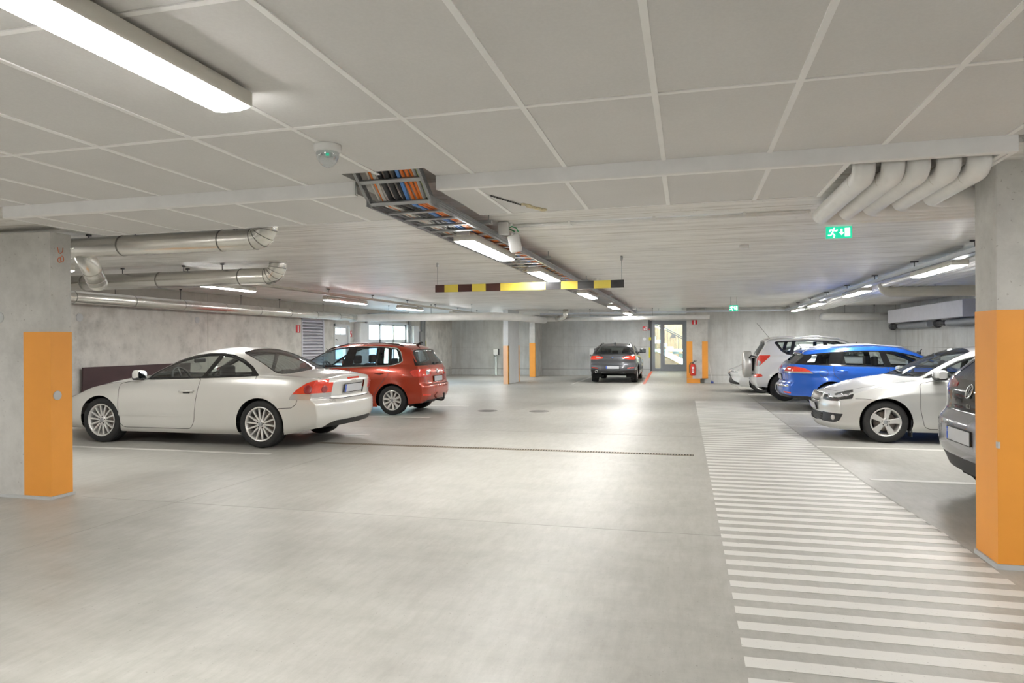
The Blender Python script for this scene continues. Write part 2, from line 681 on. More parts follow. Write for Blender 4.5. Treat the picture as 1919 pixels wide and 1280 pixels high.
def wheel_meshes(R, w, rim_r, style, mats):
    """a tyre with rim, disc and hub cap; axle along Y, outer face at +Y, origin at the hub"""
    t = MB()
    h = w / 2
    prof = [(rim_r, -h * .86), (rim_r + .012, -h * .98), (R * .90, -h), (R * .965, -h * .93), (R * .995, -h * .72),
            (R, -h * .45), (R - .006, -h * .43), (R - .006, -h * .37), (R, -h * .35), (R, -h * .05), (R - .006, -h * .03), (R - .006, h * .03), (R, h * .05),
            (R, h * .35), (R - .006, h * .37), (R - .006, h * .43), (R, h * .45), (R * .995, h * .72), (R * .965, h * .93), (R * .90, h), (rim_r + .03, h * .99), (rim_r + .012, h * .98), (rim_r, h * .86)]
    t.lathe(prof, n=56)
    r = MB()
    yo = h * .80
    r.lathe([(rim_r + .001, h * .93), (rim_r - .008, h * .97), (rim_r - .018, h * .90), (rim_r - .028, h * .6), (rim_r - .05, -h * .2), (rim_r - .045, -h * .85)], n=56)
    def spoke(a, r0, r1, w0, w1, y0, y1, th, mi=0):
        ca, sa = math.cos(a), math.sin(a)
        vs = []
        for (rr, ww, yy) in ((r0, w0, y0), ((r0 + r1) / 2, (w0 + w1) / 2 * .96, (y0 + y1) / 2 + .006), (r1, w1, y1)):
            for sx, cc in ((-1, 0), (-.72, 1), (.72, 1), (1, 0), (1, -1), (-1, -1)):
                yq = yy + (.006 if cc == 1 else 0) - (th if cc == -1 else 0)
                u = sx * ww / 2
                vs.append((rr * ca - u * sa, yq, rr * sa + u * ca))
        fs = []
        for g in range(2):
            for i in range(6):
                j = (i + 1) % 6
                fs.append((g * 6 + i, g * 6 + j, g * 6 + 6 + j, g * 6 + 6 + i))
        fs += [tuple(range(6))[::-1], tuple(range(12, 18))]
        r.add(vs, fs, mi)
    rr1 = rim_r - .012
    if style == 'multi':      # fourteen slim spokes
        for k in range(14):
            spoke(2 * math.pi * k / 14 + .1, .052, rr1, .030, .024, yo - .012, yo, .03)
    elif style == 'five':
        for k in range(5):
            spoke(2 * math.pi * k / 5 + 1.75, .045, rr1, .060, .098, yo - .01, yo + .002, .03)
    elif style == 'ten':
        for k in range(10):
            spoke(2 * math.pi * k / 10 + .2, .045, rr1, .040, .042 if k % 2 else .062, yo - .012, yo, .03)
    else:                     # five double spokes
        for k in range(5):
            for dv in (-.14, .14):
                spoke(2 * math.pi * k / 5 + .3 + dv, .05, rr1, .03, .036, yo - .012, yo, .03)
    r.lathe([(.0, yo + .002), (.05, yo + .002), (.064, yo - .004), (.070, yo - .03)], n=28)
    for k in range(5):
        a = 2 * math.pi * k / 5 + .4
        r.cyl((.050 * math.cos(a), yo - .01, .050 * math.sin(a)), (.050 * math.cos(a), yo + .0035, .050 * math.sin(a)), .009, 10, 1)
    d = MB()
    d.lathe([(.0, -.012), (rim_r * .72, -.012), (rim_r * .72, .010), (.09, .012), (.08, .035), (0, .035)], n=36)
    d.box((rim_r * .5, .0, .06), (.09, .07, .14), 1)
    hc = MB()
    hc.lathe([(.032, yo + .0), (.032, yo + .006), (.026, yo + .010), (.0, yo + .011)], n=24)
    return t, r, d, hc

def add_wheels(P, root, M, style, rim_r):
    R = P['R']; w = P.get('tw', .215)
    t, r, d, hc = wheel_meshes(R, w, rim_r, style, M)
    src = t.build('wheel', M['tyre'], root, recalc=False)
    r.build('rim', [M.get(P.get('rimmat', 'alloy')), M['dark']], src, recalc=True)
    d.build('brake_disc', [M['disc'], M['cast']], src)
    hc.build('hub_cap', M['hub'], src)
    yy = P['W'] - w / 2 - P.get('inset', .035)
    first = True
    for x in (P['xf'], P['xr']):
        for sd in (1, -1):
            o = src if first else copy_tree(src, root)
            first = False
            o.location = (x, yy * sd, R)
            o.rotation_euler = (0, 0, 0 if sd > 0 else math.pi)

def add_wells(car, root, M, paintm):
    P = car.P
    Ra = P['R'] + P.get('gap', .045)
    bmv = [v.co for v in car.bm.verts if v.is_boundary]
    for xw in (P['xf'], P['xr']):
        zc = P['R'] + P.get('zarch', .0)
        rim = sorted([v for v in bmv if abs(math.hypot(v.x - xw, v.z - zc) - Ra) < .006 and v.z > .12], key=lambda v: math.atan2(v.z - zc, v.x - xw) if v.z > zc - .2 else (-9 if v.x > xw else 9))
        for sd in (1, -1):
            m = MB()
            for a, b in zip(rim[:-1], rim[1:]):
                if (a - b).length > .12: continue
                def inn(p, dy, s): return (xw + (p.x - xw) * s, (p.y - dy) * sd, zc + (p.z - zc) * s)
                m.add([inn(a, 0, 1), inn(b, 0, 1), inn(b, .012, .985), inn(a, .012, .985)], [(0, 1, 2, 3)], 0, True)
                m.add([inn(a, .012, .985), inn(b, .012, .985), inn(b, .05, .99), inn(a, .05, .99)], [(0, 1, 2, 3)], 0, True)
            n = 20; yi = P['W'] * .52; yo = min(v.y for v in rim) - .03 if rim else P['W'] * .9
            ring = [(xw + (Ra + .02) * math.cos(t), zc + (Ra + .02) * math.sin(t)) for t in np.linspace(math.radians(-22), math.radians(202), n)]
            for (p, q) in zip(ring[:-1], ring[1:]):
                m.add([(p[0], yi * sd, p[1]), (q[0], yi * sd, q[1]), (q[0], yo * sd, q[1]), (p[0], yo * sd, p[1])], [(0, 1, 2, 3)], 1, True)
            m.add([(p[0], yi * sd, p[1]) for p in ring], [tuple(range(n))], 1)
            m.build('wheel_well', [paintm, M['well']], root, recalc=False)

def seat(name, x, y, root, M, z0=.32, h=.62, headrest=True, width=.50):
    s = MB()
    s.rbox((x - .02, y, z0 + .08), (.50, width, .17), .06, 0, 4)
    a = math.radians(16)
    rot = Matrix.Rotation(a, 3, 'Y')
    b = MB(); b.rbox((0, 0, h / 2), (.15, width * .94, h), .06, 0, 4)
    s.add([rot @ Vector(p) + Vector((x + .24, y, z0 + .10)) for p in b.v], b.f, 0, True)
    o = s.build(name, M['seat'], root)
    if headrest:
        hx = x + .24 + math.sin(a) * (h + .12); hz = z0 + .10 + math.cos(a) * (h + .12)
        q = MB(); q.rbox((hx, y, hz), (.10, .27, .19), .045, 0, 4)
        for dy in (-.07, .07):
            q.cyl((hx - .03, y + dy, hz - .18), (hx, y + dy, hz - .05), .007, 8)
        q.build('headrest', M['seat'], o)
    return o

def cabin(P, root, M, xd, xs1, xs2, zh=0.0, steer=1, mirror=True, rear=True, wz=.90):
    """dashboard, steering wheel, seats and floor seen through the glass"""
    W = P['W']; zb = .27
    f = MB(); f.bb(xd - .25, P['xr'] + .25, -W * .72, W * .72, zb, zb + .04)
    f.bb(xd - .28, xd - .22, -W * .70, W * .70, zb, .78)
    f.bb(P['xr'] + .2, P['xr'] + .25, -W * .70, W * .70, zb, .80)
    f.build('cabin_floor', M['trimdark'], root)
    d = MB(); d.rbox((xd, 0, .80 + zh), (.52, W * 1.44, .20), .07, 0, 3, 'Y')
    d.rbox((xd + .1, steer * .36, .91 + zh), (.22, .36, .08), .03)
    d.build('dashboard', M['trimdark'], root)
    st = MB()
    c = Vector((xd + .40, steer * .36, wz + zh)); ax = Vector((1, 0, .45)).normalized()
    u = Vector((0, 1, 0)); v = ax.cross(u)
    ring = [c + (u * math.cos(t) + v * math.sin(t)) * .185 for t in np.linspace(0, 2 * math.pi, 29)]
    st.tube(ring, .017, 8, 0, False)
    st.tube([c + u * -.18, c, c + u * .18], .018, 8); st.tube([c, c + v * .18], .016, 8)
    st.tube([c - ax * .3, c], .035, 10)
    st.build('steering_wheel', M['trimdark'], root)
    for y in (.37, -.37):
        seat('seat', xs1, y, root, M, .30 + zh, .62)
    if rear:
        s = seat('rear_seat', xs2, 0, root, M, .32 + zh, .56, False, W * 1.38)
        for y in (.40, 0, -.40):
            q = MB(); q.rbox((xs2 + .24 + .19, y, .32 + zh + .10 + .64), (.09, .25, .15), .04, 0, 4)
            q.cyl((xs2 + .40, y, .32 + zh + .55), (xs2 + .43, y, .32 + zh + .68), .008, 8)
            q.build('headrest', M['seat'], s)
    if mirror:
        m = MB(); m.rbox((P['mirx'], 0, P['mirz']), (.03, .24, .065), .02, 0, 3, 'X')
        m.cyl((P['mirx'], 0, P['mirz']), (P['mirx'] - .06, 0, P['mirz'] + .08), .01, 8)
        m.build('rear_view_mirror', M['trimdark'], root)

def underbody(car, root, M):
    P = car.P
    m = MB()
    us = car.under[::6] + [car.under[-1]]
    vs = []
    for (x, y, z) in us:
        near = min(abs(x - P['xf']), abs(x - P['xr'])) < P['R'] + .1
        yy = min(abs(y) * .97, P['W'] * .5) if near else abs(y) * .97
        vs += [(x, yy, z + .02), (x, -yy, z + .02)]
    fs = [(2 * i, 2 * i + 1, 2 * i + 3, 2 * i + 2) for i in range(len(us) - 1)]
    m.add(vs, fs)
    m.bb(P['xf'] - .05, P['xf'] + .05, -P['W'] * .75, P['W'] * .75, P['R'] - .05, P['R'] + .05)
    m.bb(P['xr'] - .05, P['xr'] + .05, -P['W'] * .75, P['W'] * .75, P['R'] - .05, P['R'] + .05)
    m.build('underbody', M['well'], root)

def side_mirrors(car, root, M, x, z, mat, size=(.16, .21, .13), yoff=.12, lens=True):
    p, n = car.on_side(x, z - .06)
    for sd in (1, -1):
        m = MB()
        c = (x - .01, (p.y + yoff) * sd, z)
        m.rbox(c, size, .05, 0, 4, 'Y')
        m.tube([(x + .02, (p.y - .03) * sd, z - .07), (x, (p.y + yoff * .5) * sd, z - .045), (x, (p.y + yoff) * sd, z - .03)], .022, 8, 1)
        m.rbox((x - .01, c[1], z - size[2] * .36), (size[0] * .96, size[1] * .97, size[2] * .34), .03, 1, 3, 'Z')
        o = m.build('side_mirror', [mat, M['blackplastic']], root)
        if lens:
            g = MB(); g.rbox((c[0] + size[0] / 2 + .001, c[1], c[2]), (.006, size[1] * .86, size[2] * .78), .03, 0, 4, 'X')
            g.build('mirror_glass', M['mirror'], o)

def handle(car, root, M, x, z, mat, ln=.20):
    for sd in (1, -1):
        p, n = car.on_side(x, z)
        h = MB()
        pts = []
        for u, o in ((-1, -.006), (-.86, .022), (0, .030), (.86, .022), (1, -.006)):
            q, _ = car.on_side(x + u * ln / 2, z)
            pts.append((q.x, (q.y + o) * sd, z))
        h.tube(pts, .014, 8, 0, True, [.012, .014, .015, .014, .012])
        h.rbox((x, (p.y + .001) * sd, z - .012), (ln * .5, .006, .05), .02, 1, 3, 'Y')
        h.build('door_handle', [mat, M['dark']], root)

def plate(car, root, M, z, end='rear', w=.52, h=.11, tilt=0.0, blue=True, off=.012, y=0.0):
    p, n = car.on_end(y, z, end, off)
    d = 1 if end == 'rear' else -1
    nx = Vector((n.x, 0, n.z)).normalized()
    up = Vector((-nx.z * d, 0, nx.x * d)) * d if False else (Vector((0, 0, 1)) - nx * nx.z).normalized()
    rt = up.cross(nx)
    mtx = Matrix((rt, up, nx)).transposed().to_4x4(); mtx.translation = Vector((p.x, y, p.z))
    m = MB()
    m.rbox((0, 0, 0), (w + .02, h + .02, .012), .012, 2)
    m.rbox((0, 0, .005), (w, h, .008), .008, 0)
    if blue:
        m.rbox((-w / 2 + .022, 0, .0058), (.042, h * .98, .008), .006, 1)
        for k in range(10):
            a = 2 * math.pi * k / 10
            m.rbox((-w / 2 + .022 + .011 * math.cos(a), h * .2 + .011 * math.sin(a), .0102), (.004, .004, .001), .001, 0)
    o = m.build('number_plate', [M['plate'], M['euro'], M['blackplastic']], root)
    o.matrix_local = mtx
    return o
# ------------------------------------------------------------------ shared car materials
M = {}
M['tyre'] = plain('tyre rubber', (.022, .022, .022), .75, var=.25, nscale=20)
M['alloy'] = plain('alloy silver', (.82, .81, .79), .32, .65, .3)
M['alloygrey'] = plain('alloy grey', (.30, .30, .31), .3, .8, .3)
M['disc'] = plain('brake disc steel', (.30, .26, .23), .4, .8)
M['cast'] = plain('caliper iron', (.12, .11, .10), .6, .3)
M['hub'] = plain('hub cap', (.45, .46, .48), .3, .6)
M['dark'] = plain('dark recess', (.015, .015, .015), .6)
M['well'] = plain('wheel well plastic', (.012, .012, .012), .85)
M['seat'] = plain('seat cloth', (.035, .036, .04), .9, var=.2, nscale=60)
M['trimdark'] = plain('cabin trim', (.03, .03, .032), .65)
M['blackplastic'] = plain('black plastic', (.025, .025, .026), .5)
M['glossblack'] = plain('gloss black trim', (.012, .012, .013), .12, 0, .5)
M['chrome'] = plain('chrome', (.80, .81, .82), .12, 1.0)
M['mirror'] = plain('mirror glass', (.40, .44, .47), .04, 1.0)
M['plate'] = plain('plate white', (.56, .57, .59), .4)
M['euro'] = plain('plate blue', (.02, .10, .55), .4)
M['glass'] = glass('window glass', (.82, .87, .84), .05)
M['glassdark'] = glass('tinted glass', (.42, .46, .45), .07)
M['glassblue'] = glass('blue tinted glass', (.62, .74, .80), .06)
M['lens'] = glass('clear lamp lens', (.92, .94, .95), .12)
M['red'] = plain('red lamp lens', (.78, .05, .022), .12, 0, 1.0, var=.12, nscale=40)
M['reddark'] = plain('dark red lamp lens', (.30, .008, .012), .12, 0, 1.0, var=.12, nscale=40)
M['amber'] = plain('amber lamp lens', (.80, .25, .04), .15, 0, 1.0)
M['white_lens'] = plain('white lamp lens', (.56, .55, .53), .10, .35, 1.0)
M['reflector'] = plain('lamp reflector', (.75, .76, .78), .15, .9)
M['seam'] = plain('panel gap', (.05, .05, .048), .8)
M['silver'] = paint('silver beige paint', (.79, .78, .745), .45, .30)
M['silver2'] = paint('light silver paint', (.74, .74, .72), .55, .28)
M['redpaint'] = paint('copper red paint', (.47, .050, .017), .35, .26)
M['bluepaint'] = paint('bright blue paint', (.018, .13, .62), .25, .22)
M['whitepaint'] = paint('white paint', (.80, .81, .80), .05, .30)
M['pearl'] = paint('pale silver white paint', (.80, .80, .79), .15, .28)
M['greypaint'] = paint('dark grey paint', (.12, .125, .14), .55, .25)
M['grey3'] = paint('moonstone grey paint', (.23, .23, .26), .35, .25)
M['blue_emblem'] = plain('emblem blue', (.02, .16, .55), .2, .2, .5)
def emblem_ring(car, root, M, y, z, r, end='rear', kind='vw', tilt=None):
    p, n = car.on_end(y, z, end, .004)
    d = 1 if end == 'rear' else -1
    nx = Vector((n.x, 0, n.z)).normalized()
    up = (Vector((0, 0, 1)) - nx * nx.z).normalized()
    rt = up.cross(nx)
    mtx = Matrix((rt, up, nx)).transposed().to_4x4(); mtx.translation = Vector((p.x, y, p.z))
    m = MB()
    if kind == 'vw':
        m.lathe([(r * .84, .0), (r * .86, .008), (r * .98, .008), (r, .0)], axis='Z', n=32)
        def bar(a, b):
            a = Vector((a[0] * r, a[1] * r, .003)); b = Vector((b[0] * r, b[1] * r, .003))
            dd = (b - a); ang = math.atan2(dd.y, dd.x)
            m.box((a + b) / 2, (dd.length, r * .15, .007), 0, Matrix.Rotation(ang, 3, 'Z'))
        for s in (-1, 1):
            bar((s * .36, .80), (s * .03, .12)); bar((s * .72, .52), (s * .40, -.74)); bar((s * .40, -.74), (s * .03, -.02))
        bar((-.1, .1), (.1, .1))
        m.lathe([(0, .0005), (r * .86, .0005)], axis='Z', n=32, mi=1)
        o = m.build('emblem', [M['chrome'], M['dark']], root, recalc=False)
    elif kind == 'quarters':
        m.lathe([(r * .68, .006), (r * .98, .006), (r, .0)], axis='Z', n=32, mi=2)
        m.lathe([(r * .66, .007), (r * .70, .007)], axis='Z', n=32)
        for q in range(4):
            pts = [(0, 0)] + circ(0, 0, r * .67, 8, q * 90, q * 90 + 90)
            m.prism(pts, .0, .006, 'Z', 1 if q % 2 == 0 else 0)
        o = m.build('emblem', [M['chrome'], M['blue_emblem'], M['dark']], root)
    else:
        m.lathe([(0, .004), (r * .55, .004), (r * .6, .008), (r * .95, .008), (r, 0)], axis='Z', n=28)
        o = m.build('emblem', [M['chrome']], root)
    o.matrix_local = mtx
    return o

def end_text(car, root, M, body, y, z, size, mat, end='rear', name='lettering', sx=1.0):
    p, n = car.on_end(abs(y), z, end, .003)
    d = 1 if end == 'rear' else -1
    nv = Vector((n.x, n.y * (1 if y >= 0 else -1), n.z))
    up = (Vector((0, 0, 1)) - nv * nv.z).normalized()
    rt = up.cross(nv)
    mtx = Matrix((rt, up, nv)).transposed().to_4x4(); mtx.translation = Vector((p.x, y, p.z))
    return text_mesh(name, body, size, M[mat], root, mtx, .001, 'CENTER', sx)

def std_finish(c, root, M, pm, glassm='glass', body_tags=(), frame='window_frame', rear_glass=None, wind='windscreen'):
    c.finish()
    slots = {'seam': 1}
    c.part(['body', 'seam'] + list(body_tags), 'body', [M[pm], M['seam']], root, 'single', slots=slots)
    for t in c.tags:
        if t.startswith('door'):
            c.part(t, 'door', M[pm], root, 'pair')
        elif t.startswith('win'):
            c.part(t, 'side_window', M[glassm], root, 'pair', off=-.004)
        elif t == 'frame':
            c.part(t, frame, M['glossblack'], root, 'pair', off=-.001, th=.02)
        elif t == 'windscreen':
            c.part(t, wind, M[glassm], root, 'single', off=-.002)
        elif t == 'wsband':
            c.part(t, 'windscreen_border', M['glossblack'], root, 'single', off=-.001, th=.02)
        elif t == 'rearglass':
            c.part(t, 'rear_window', M[rear_glass or glassm], root, 'single', off=-.002)
        elif t == 'rearband':
            c.part(t, 'rear_window_border', M['glossblack'], root, 'single', off=0, th=.02)
        elif t == 'lowerf':
            c.part(t, 'chin_spoiler', M['blackplastic'], root, 'single', off=.001)
        elif t == 'lower':
            c.part(t, 'lower_valance', M['blackplastic'], root, 'single', off=.001)
        elif t == 'bonnet':
            c.part(t, 'bonnet', M[pm], root, 'single')
        elif t == 'bootlid':
            c.part(t, 'boot_lid', M[pm], root, 'single')
        elif t == 'fuelflap':
            c.part(t, 'fuel_flap', M[pm], root, 'pair')

def ring(poly, grow):
    """offset a polygon outwards (grow > 0) about its own edges"""
    n = len(poly); P = [np.array(p, float) for p in poly]
    ar = sum(P[i][0] * P[(i + 1) % n][1] - P[(i + 1) % n][0] * P[i][1] for i in range(n))
    sg = 1 if ar > 0 else -1
    out = []
    for i in range(n):
        a, b, c = P[i - 1], P[i], P[(i + 1) % n]
        e1 = (b - a) / (np.linalg.norm(b - a) + 1e-9); e2 = (c - b) / (np.linalg.norm(c - b) + 1e-9)
        n1 = np.array([e1[1], -e1[0]]) * sg; n2 = np.array([e2[1], -e2[0]]) * sg
        m = n1 + n2; m /= max(np.linalg.norm(m), 1e-6)
        out.append(tuple(b + m * grow / max(m @ n1, .5)))
    return out

# ---------------------------------------------------------------- 1 silver coupe
def coupe():
    P = dict(L=4.58, W=.91, R=.325, xf=.93, xr=3.57, tw=.225, gap=.035, tumble=.50, kplan=.26, crown=.035, rc=.10, flare=.012,
        top=[(0, .69), (.12, .745), (.4, .835), (.9, .92), (1.28, .965), (1.42, .99), (1.7, 1.105), (2.1, 1.27), (2.45, 1.355), (2.75, 1.378), (3.0, 1.362), (3.2, 1.318), (3.5, 1.21), (3.8, 1.09), (3.98, 1.045), (4.2, 1.03), (4.48, 1.0), (4.58, .975)],
        belt=[(0, .60), (.25, .68), (.7, .80), (1.3, .88), (1.7, .91), (2.4, .935), (3.1, .965), (3.6, .985), (4.1, .975), (4.58, .92)],
        bottom=[(0, .20), (.3, .19), (.7, .17), (2.2, .17), (3.9, .18), (4.25, .22), (4.58, .28)],
        pf=[(.15, .14), (.28, .04), (.42, 0), (.58, .02), (.66, .07), (.75, .17)], cf=.42,
        pr=[(.2, .16), (.32, .05), (.45, 0), (.585, .0), (.625, .015), (.655, .06), (.70, .07), (.88, .05), (.97, .09)], cr=.36, exr=2.3,
        side=[(0, .90), (.06, .945), (.2, .972), (.42, .988), (.6, 1.0), (.8, .985), (.93, .96), (1, .925)],
        crease=[(.40, .006, .05, 1.15, 3.2)], mirx=1.92, mirz=1.17)
    root = empty('coupe', (-9.722, 9.50, 0), 0, 'silver two-door coupe parked nose to the left wall, beside the left pillar', 'car', 'parked cars', 1.055)
    c = Car(P)
    pm = 'silver'
    for xw in (P['xf'], P['xr']):
        c.cut('arch', 'side', circ(xw, P['R'], P['R'] + P['gap'], 36))
    # door and side glass
    dl = [(1.66, .935), (1.83, 1.045), (2.1, 1.165), (2.35, 1.235), (2.6, 1.268), (2.86, 1.268), (3.03, 1.245), (3.22, 1.175), (3.40, 1.075), (3.50, .992), (2.7, .965)]
    c.cut('frame', 'side', rnd(ring(dl, .022), .03))
    c.cut('winfront', 'side', rnd([(1.70, .945), (1.85, 1.045), (2.1, 1.155), (2.35, 1.222), (2.6, 1.254), (2.79, 1.258), (2.62, .968)], .02))
    c.cut('winrear', 'side', rnd([(2.86, 1.254), (3.02, 1.232), (3.2, 1.165), (3.37, 1.072), (3.43, 1.0), (2.68, .972)], .03))
    door = rnd([(1.26, .86), (1.27, .30), (1.34, .235), (2.46, .235), (2.53, .34), (2.57, .60), (2.63, .945), (1.64, .912), (1.4, .885)], .05)
    c.cut('door', 'side', door, over=['body'])
    c.cut('seam', 'side', strip(door + [door[0]], .0075), over=['body', 'door'])
    c.cut('mouldd', 'side', [(1.275, .405), (2.545, .41), (2.55, .445), (1.275, .44)], over=['door'])
    c.cut('mouldb', 'side', [(2.575, .41), (3.04, .415), (3.07, .44), (2.58, .445)], over=['body'])
    c.cut('seam', 'side', strip([(3.50, .98), (3.51, .90)], .008), over=['body'])
    c.cut('seam', 'side', strip([(3.86, .545), (4.05, .555), (4.12, .60), (4.14, .66)], .008), over=['body'])
    # windscreen and rear glass (seen from above)
    ws = rnd([(1.36, .0), (1.44, .45), (1.60, .68), (1.66, .70), (2.30, .54), (2.36, .3), (2.38, .0)], .05, closed=False)
    c.cut('wsband', 'top', ring(ws, .02)); c.cut('windscreen', 'top', ws)
    rw = rnd([(3.10, 0), (3.10, .36), (3.10, .53), (3.18, .56), (3.70, .665), (3.80, .655), (3.88, .5), (3.93, .3), (3.94, 0)], .05, closed=False)
    c.cut('rearband', 'top', ring(rw, .018), cond=lambda p, n: p.x > 2.8); c.cut('rearglass', 'top', rw, cond=lambda p, n: p.x > 2.8)
    # roof joints of the folding top
    c.cut('seam', 'top', strip([(2.62, 0), (2.60, .3), (2.60, .60)], .008), over=['body'])
    c.cut('seam', 'top', strip([(3.95, 0), (3.93, .4), (3.86, .62), (3.70, .70)], .008), over=['body'])
    c.cut('seam', 'top', strip([(.30, 0), (.36, .4), (.48, .66), (.8, .72), (1.34, .74)], .008), over=['body'])
    # lamps
    tl = rnd([(4.02, .665), (4.06, .73), (4.14, .81), (4.26, .885), (4.40, .93), (4.60, .95), (4.60, .665)], .02)
    c.cut('tail', 'side', tl); c.cut('tail', 'rear', rnd([(.60, .668), (.63, .90), (.66, .955), (.78, .935), (.95, .90), (.95, .668)], .02))
    c.cut('tailclear', 'side', [(4.0, .655), (4.0, .735), (4.6, .755), (4.6, .655)], over=['tail']); c.cut('tailclear', 'rear', [(.5, .66), (.5, .75), (1, .75), (1, .66)], over=['tail'])
    c.cut('head', 'front', rnd([(.50, .58), (.54, .69), (.70, .73), (.95, .76), (.95, .56), (.7, .55)], .02)); c.cut('head', 'side', rnd([(-.1, .56), (-.1, .76), (.36, .80), (.47, .80), (.40, .71), (.25, .57)], .02))
    c.cut('turn', 'side', rnd([(.22, .60), (.24, .76), (.36, .79), (.43, .785), (.37, .70), (.28, .60)], .02), over=['head'])
    c.cut('grille', 'front', rnd([(0, .50), (0, .66), (.36, .66), (.33, .50)], .02, closed=False))
    c.cut('lowerf', 'front', [(0, .20), (0, .34), (.55, .34), (.6, .22)])
    # rear valance and boot lid
    c.cut('lower', 'rear', rnd([(0, .10), (0, .36), (.50, .36), (.62, .33), (.80, .20), (.82, .10)], .02, closed=False))
    c.cut('seam', 'rear', strip([(0, .655), (.50, .655), (.585, .665), (.61, .76), (.62, .95)], .009), over=['body'])
    c.cut('recess', 'rear', rnd([(0, .70), (0, .875), (.36, .875), (.33, .70)], .02, closed=False), over=['body'])
    std_finish(c, root, M, pm, 'glass', rear_glass='glassdark')
    c.part('mouldd', 'side_moulding', M[pm], root, 'pair', off=.009, th=.012); c.part('mouldb', 'side_moulding', M[pm], root, 'pair', off=.009, th=.012)
    c.part('recess', 'plate_recess', M[pm], root, 'single', off=-.02)
    c.part('tail', 'tail_light', M['red'], root, 'pair', off=.006, th=.02)
    c.part('tailclear', 'reversing_lens', M['white_lens'], root, 'pair', off=.007, th=.02)
    c.part('head', 'headlight', M['lens'], root, 'pair', off=.004, th=.02)
    c.part('turn', 'turn_signal', M['amber'], root, 'pair', off=.007, th=.02)
    c.part('grille', 'grille', M['blackplastic'], root, 'single', off=-.01)
    for o in [q for q in root.children if q.name.startswith('tail_light')]:
        sd = 1 if sum(v.co.y for v in o.data.vertices) > 0 else -1
        m = MB()
        for (x, z, r) in ((4.29, .80, .060), (4.43, .80, .050)):
            p, n = c.on_side(x, z)
            cc = Vector((p.x, p.y * sd, p.z)); nn = Vector((n.x, n.y * sd, n.z))
            rot = nn.to_track_quat('Z', 'Y').to_matrix()
            q = MB(); q.lathe([(0, .010), (r * .5, .013), (r * .8, .016), (r, .012), (r, .004)], axis='Z', n=24)
            m = MB(); m.add([rot @ Vector(v) + cc for v in q.v], q.f, 0, True); m.build('lamp_ring', M['reddark'], o)
    p, n = c.on_end(0, .925, 'rear')
    m = MB(); m.rbox((p.x + .002, 0, .925), (.012, .34, .028), .012, 0, 3, 'X'); m.build('brake_light', M['red'], root)
    plate(c, root, M, .785, 'rear', .50, .11, off=-.008)
    end_text(c, root, M, 'VOLVO', 0, .885, .034, 'chrome', sx=1.5)
    end_text(c, root, M, 'C70', -.56, .635, .052, 'chrome', name='model_lettering', sx=1.2)
    handle(c, root, M, 2.42, .765, M[pm], .24)
    side_mirrors(c, root, M, 1.58, .985, M[pm], (.12, .18, .135), .10)
    add_wells(c, root, M, M[pm]); underbody(c, root, M)
    add_wheels(P, root, M, 'multi', .235)
    cabin(P, root, M, 1.50, 2.25, 3.0, -.10, -1, wz=1.0)
    w = MB()
    for sd in (.25, -.35):
        a, _ = c.on_top(1.40, abs(sd), .012); b, _ = c.on_top(1.46, abs(sd) + .001, .015)
        w.tube([(a.x, sd, a.z), (b.x, sd - .45 if sd > 0 else sd + .45, b.z)], .008, 6)
    w.build('wiper', M['blackplastic'], root)
    return root
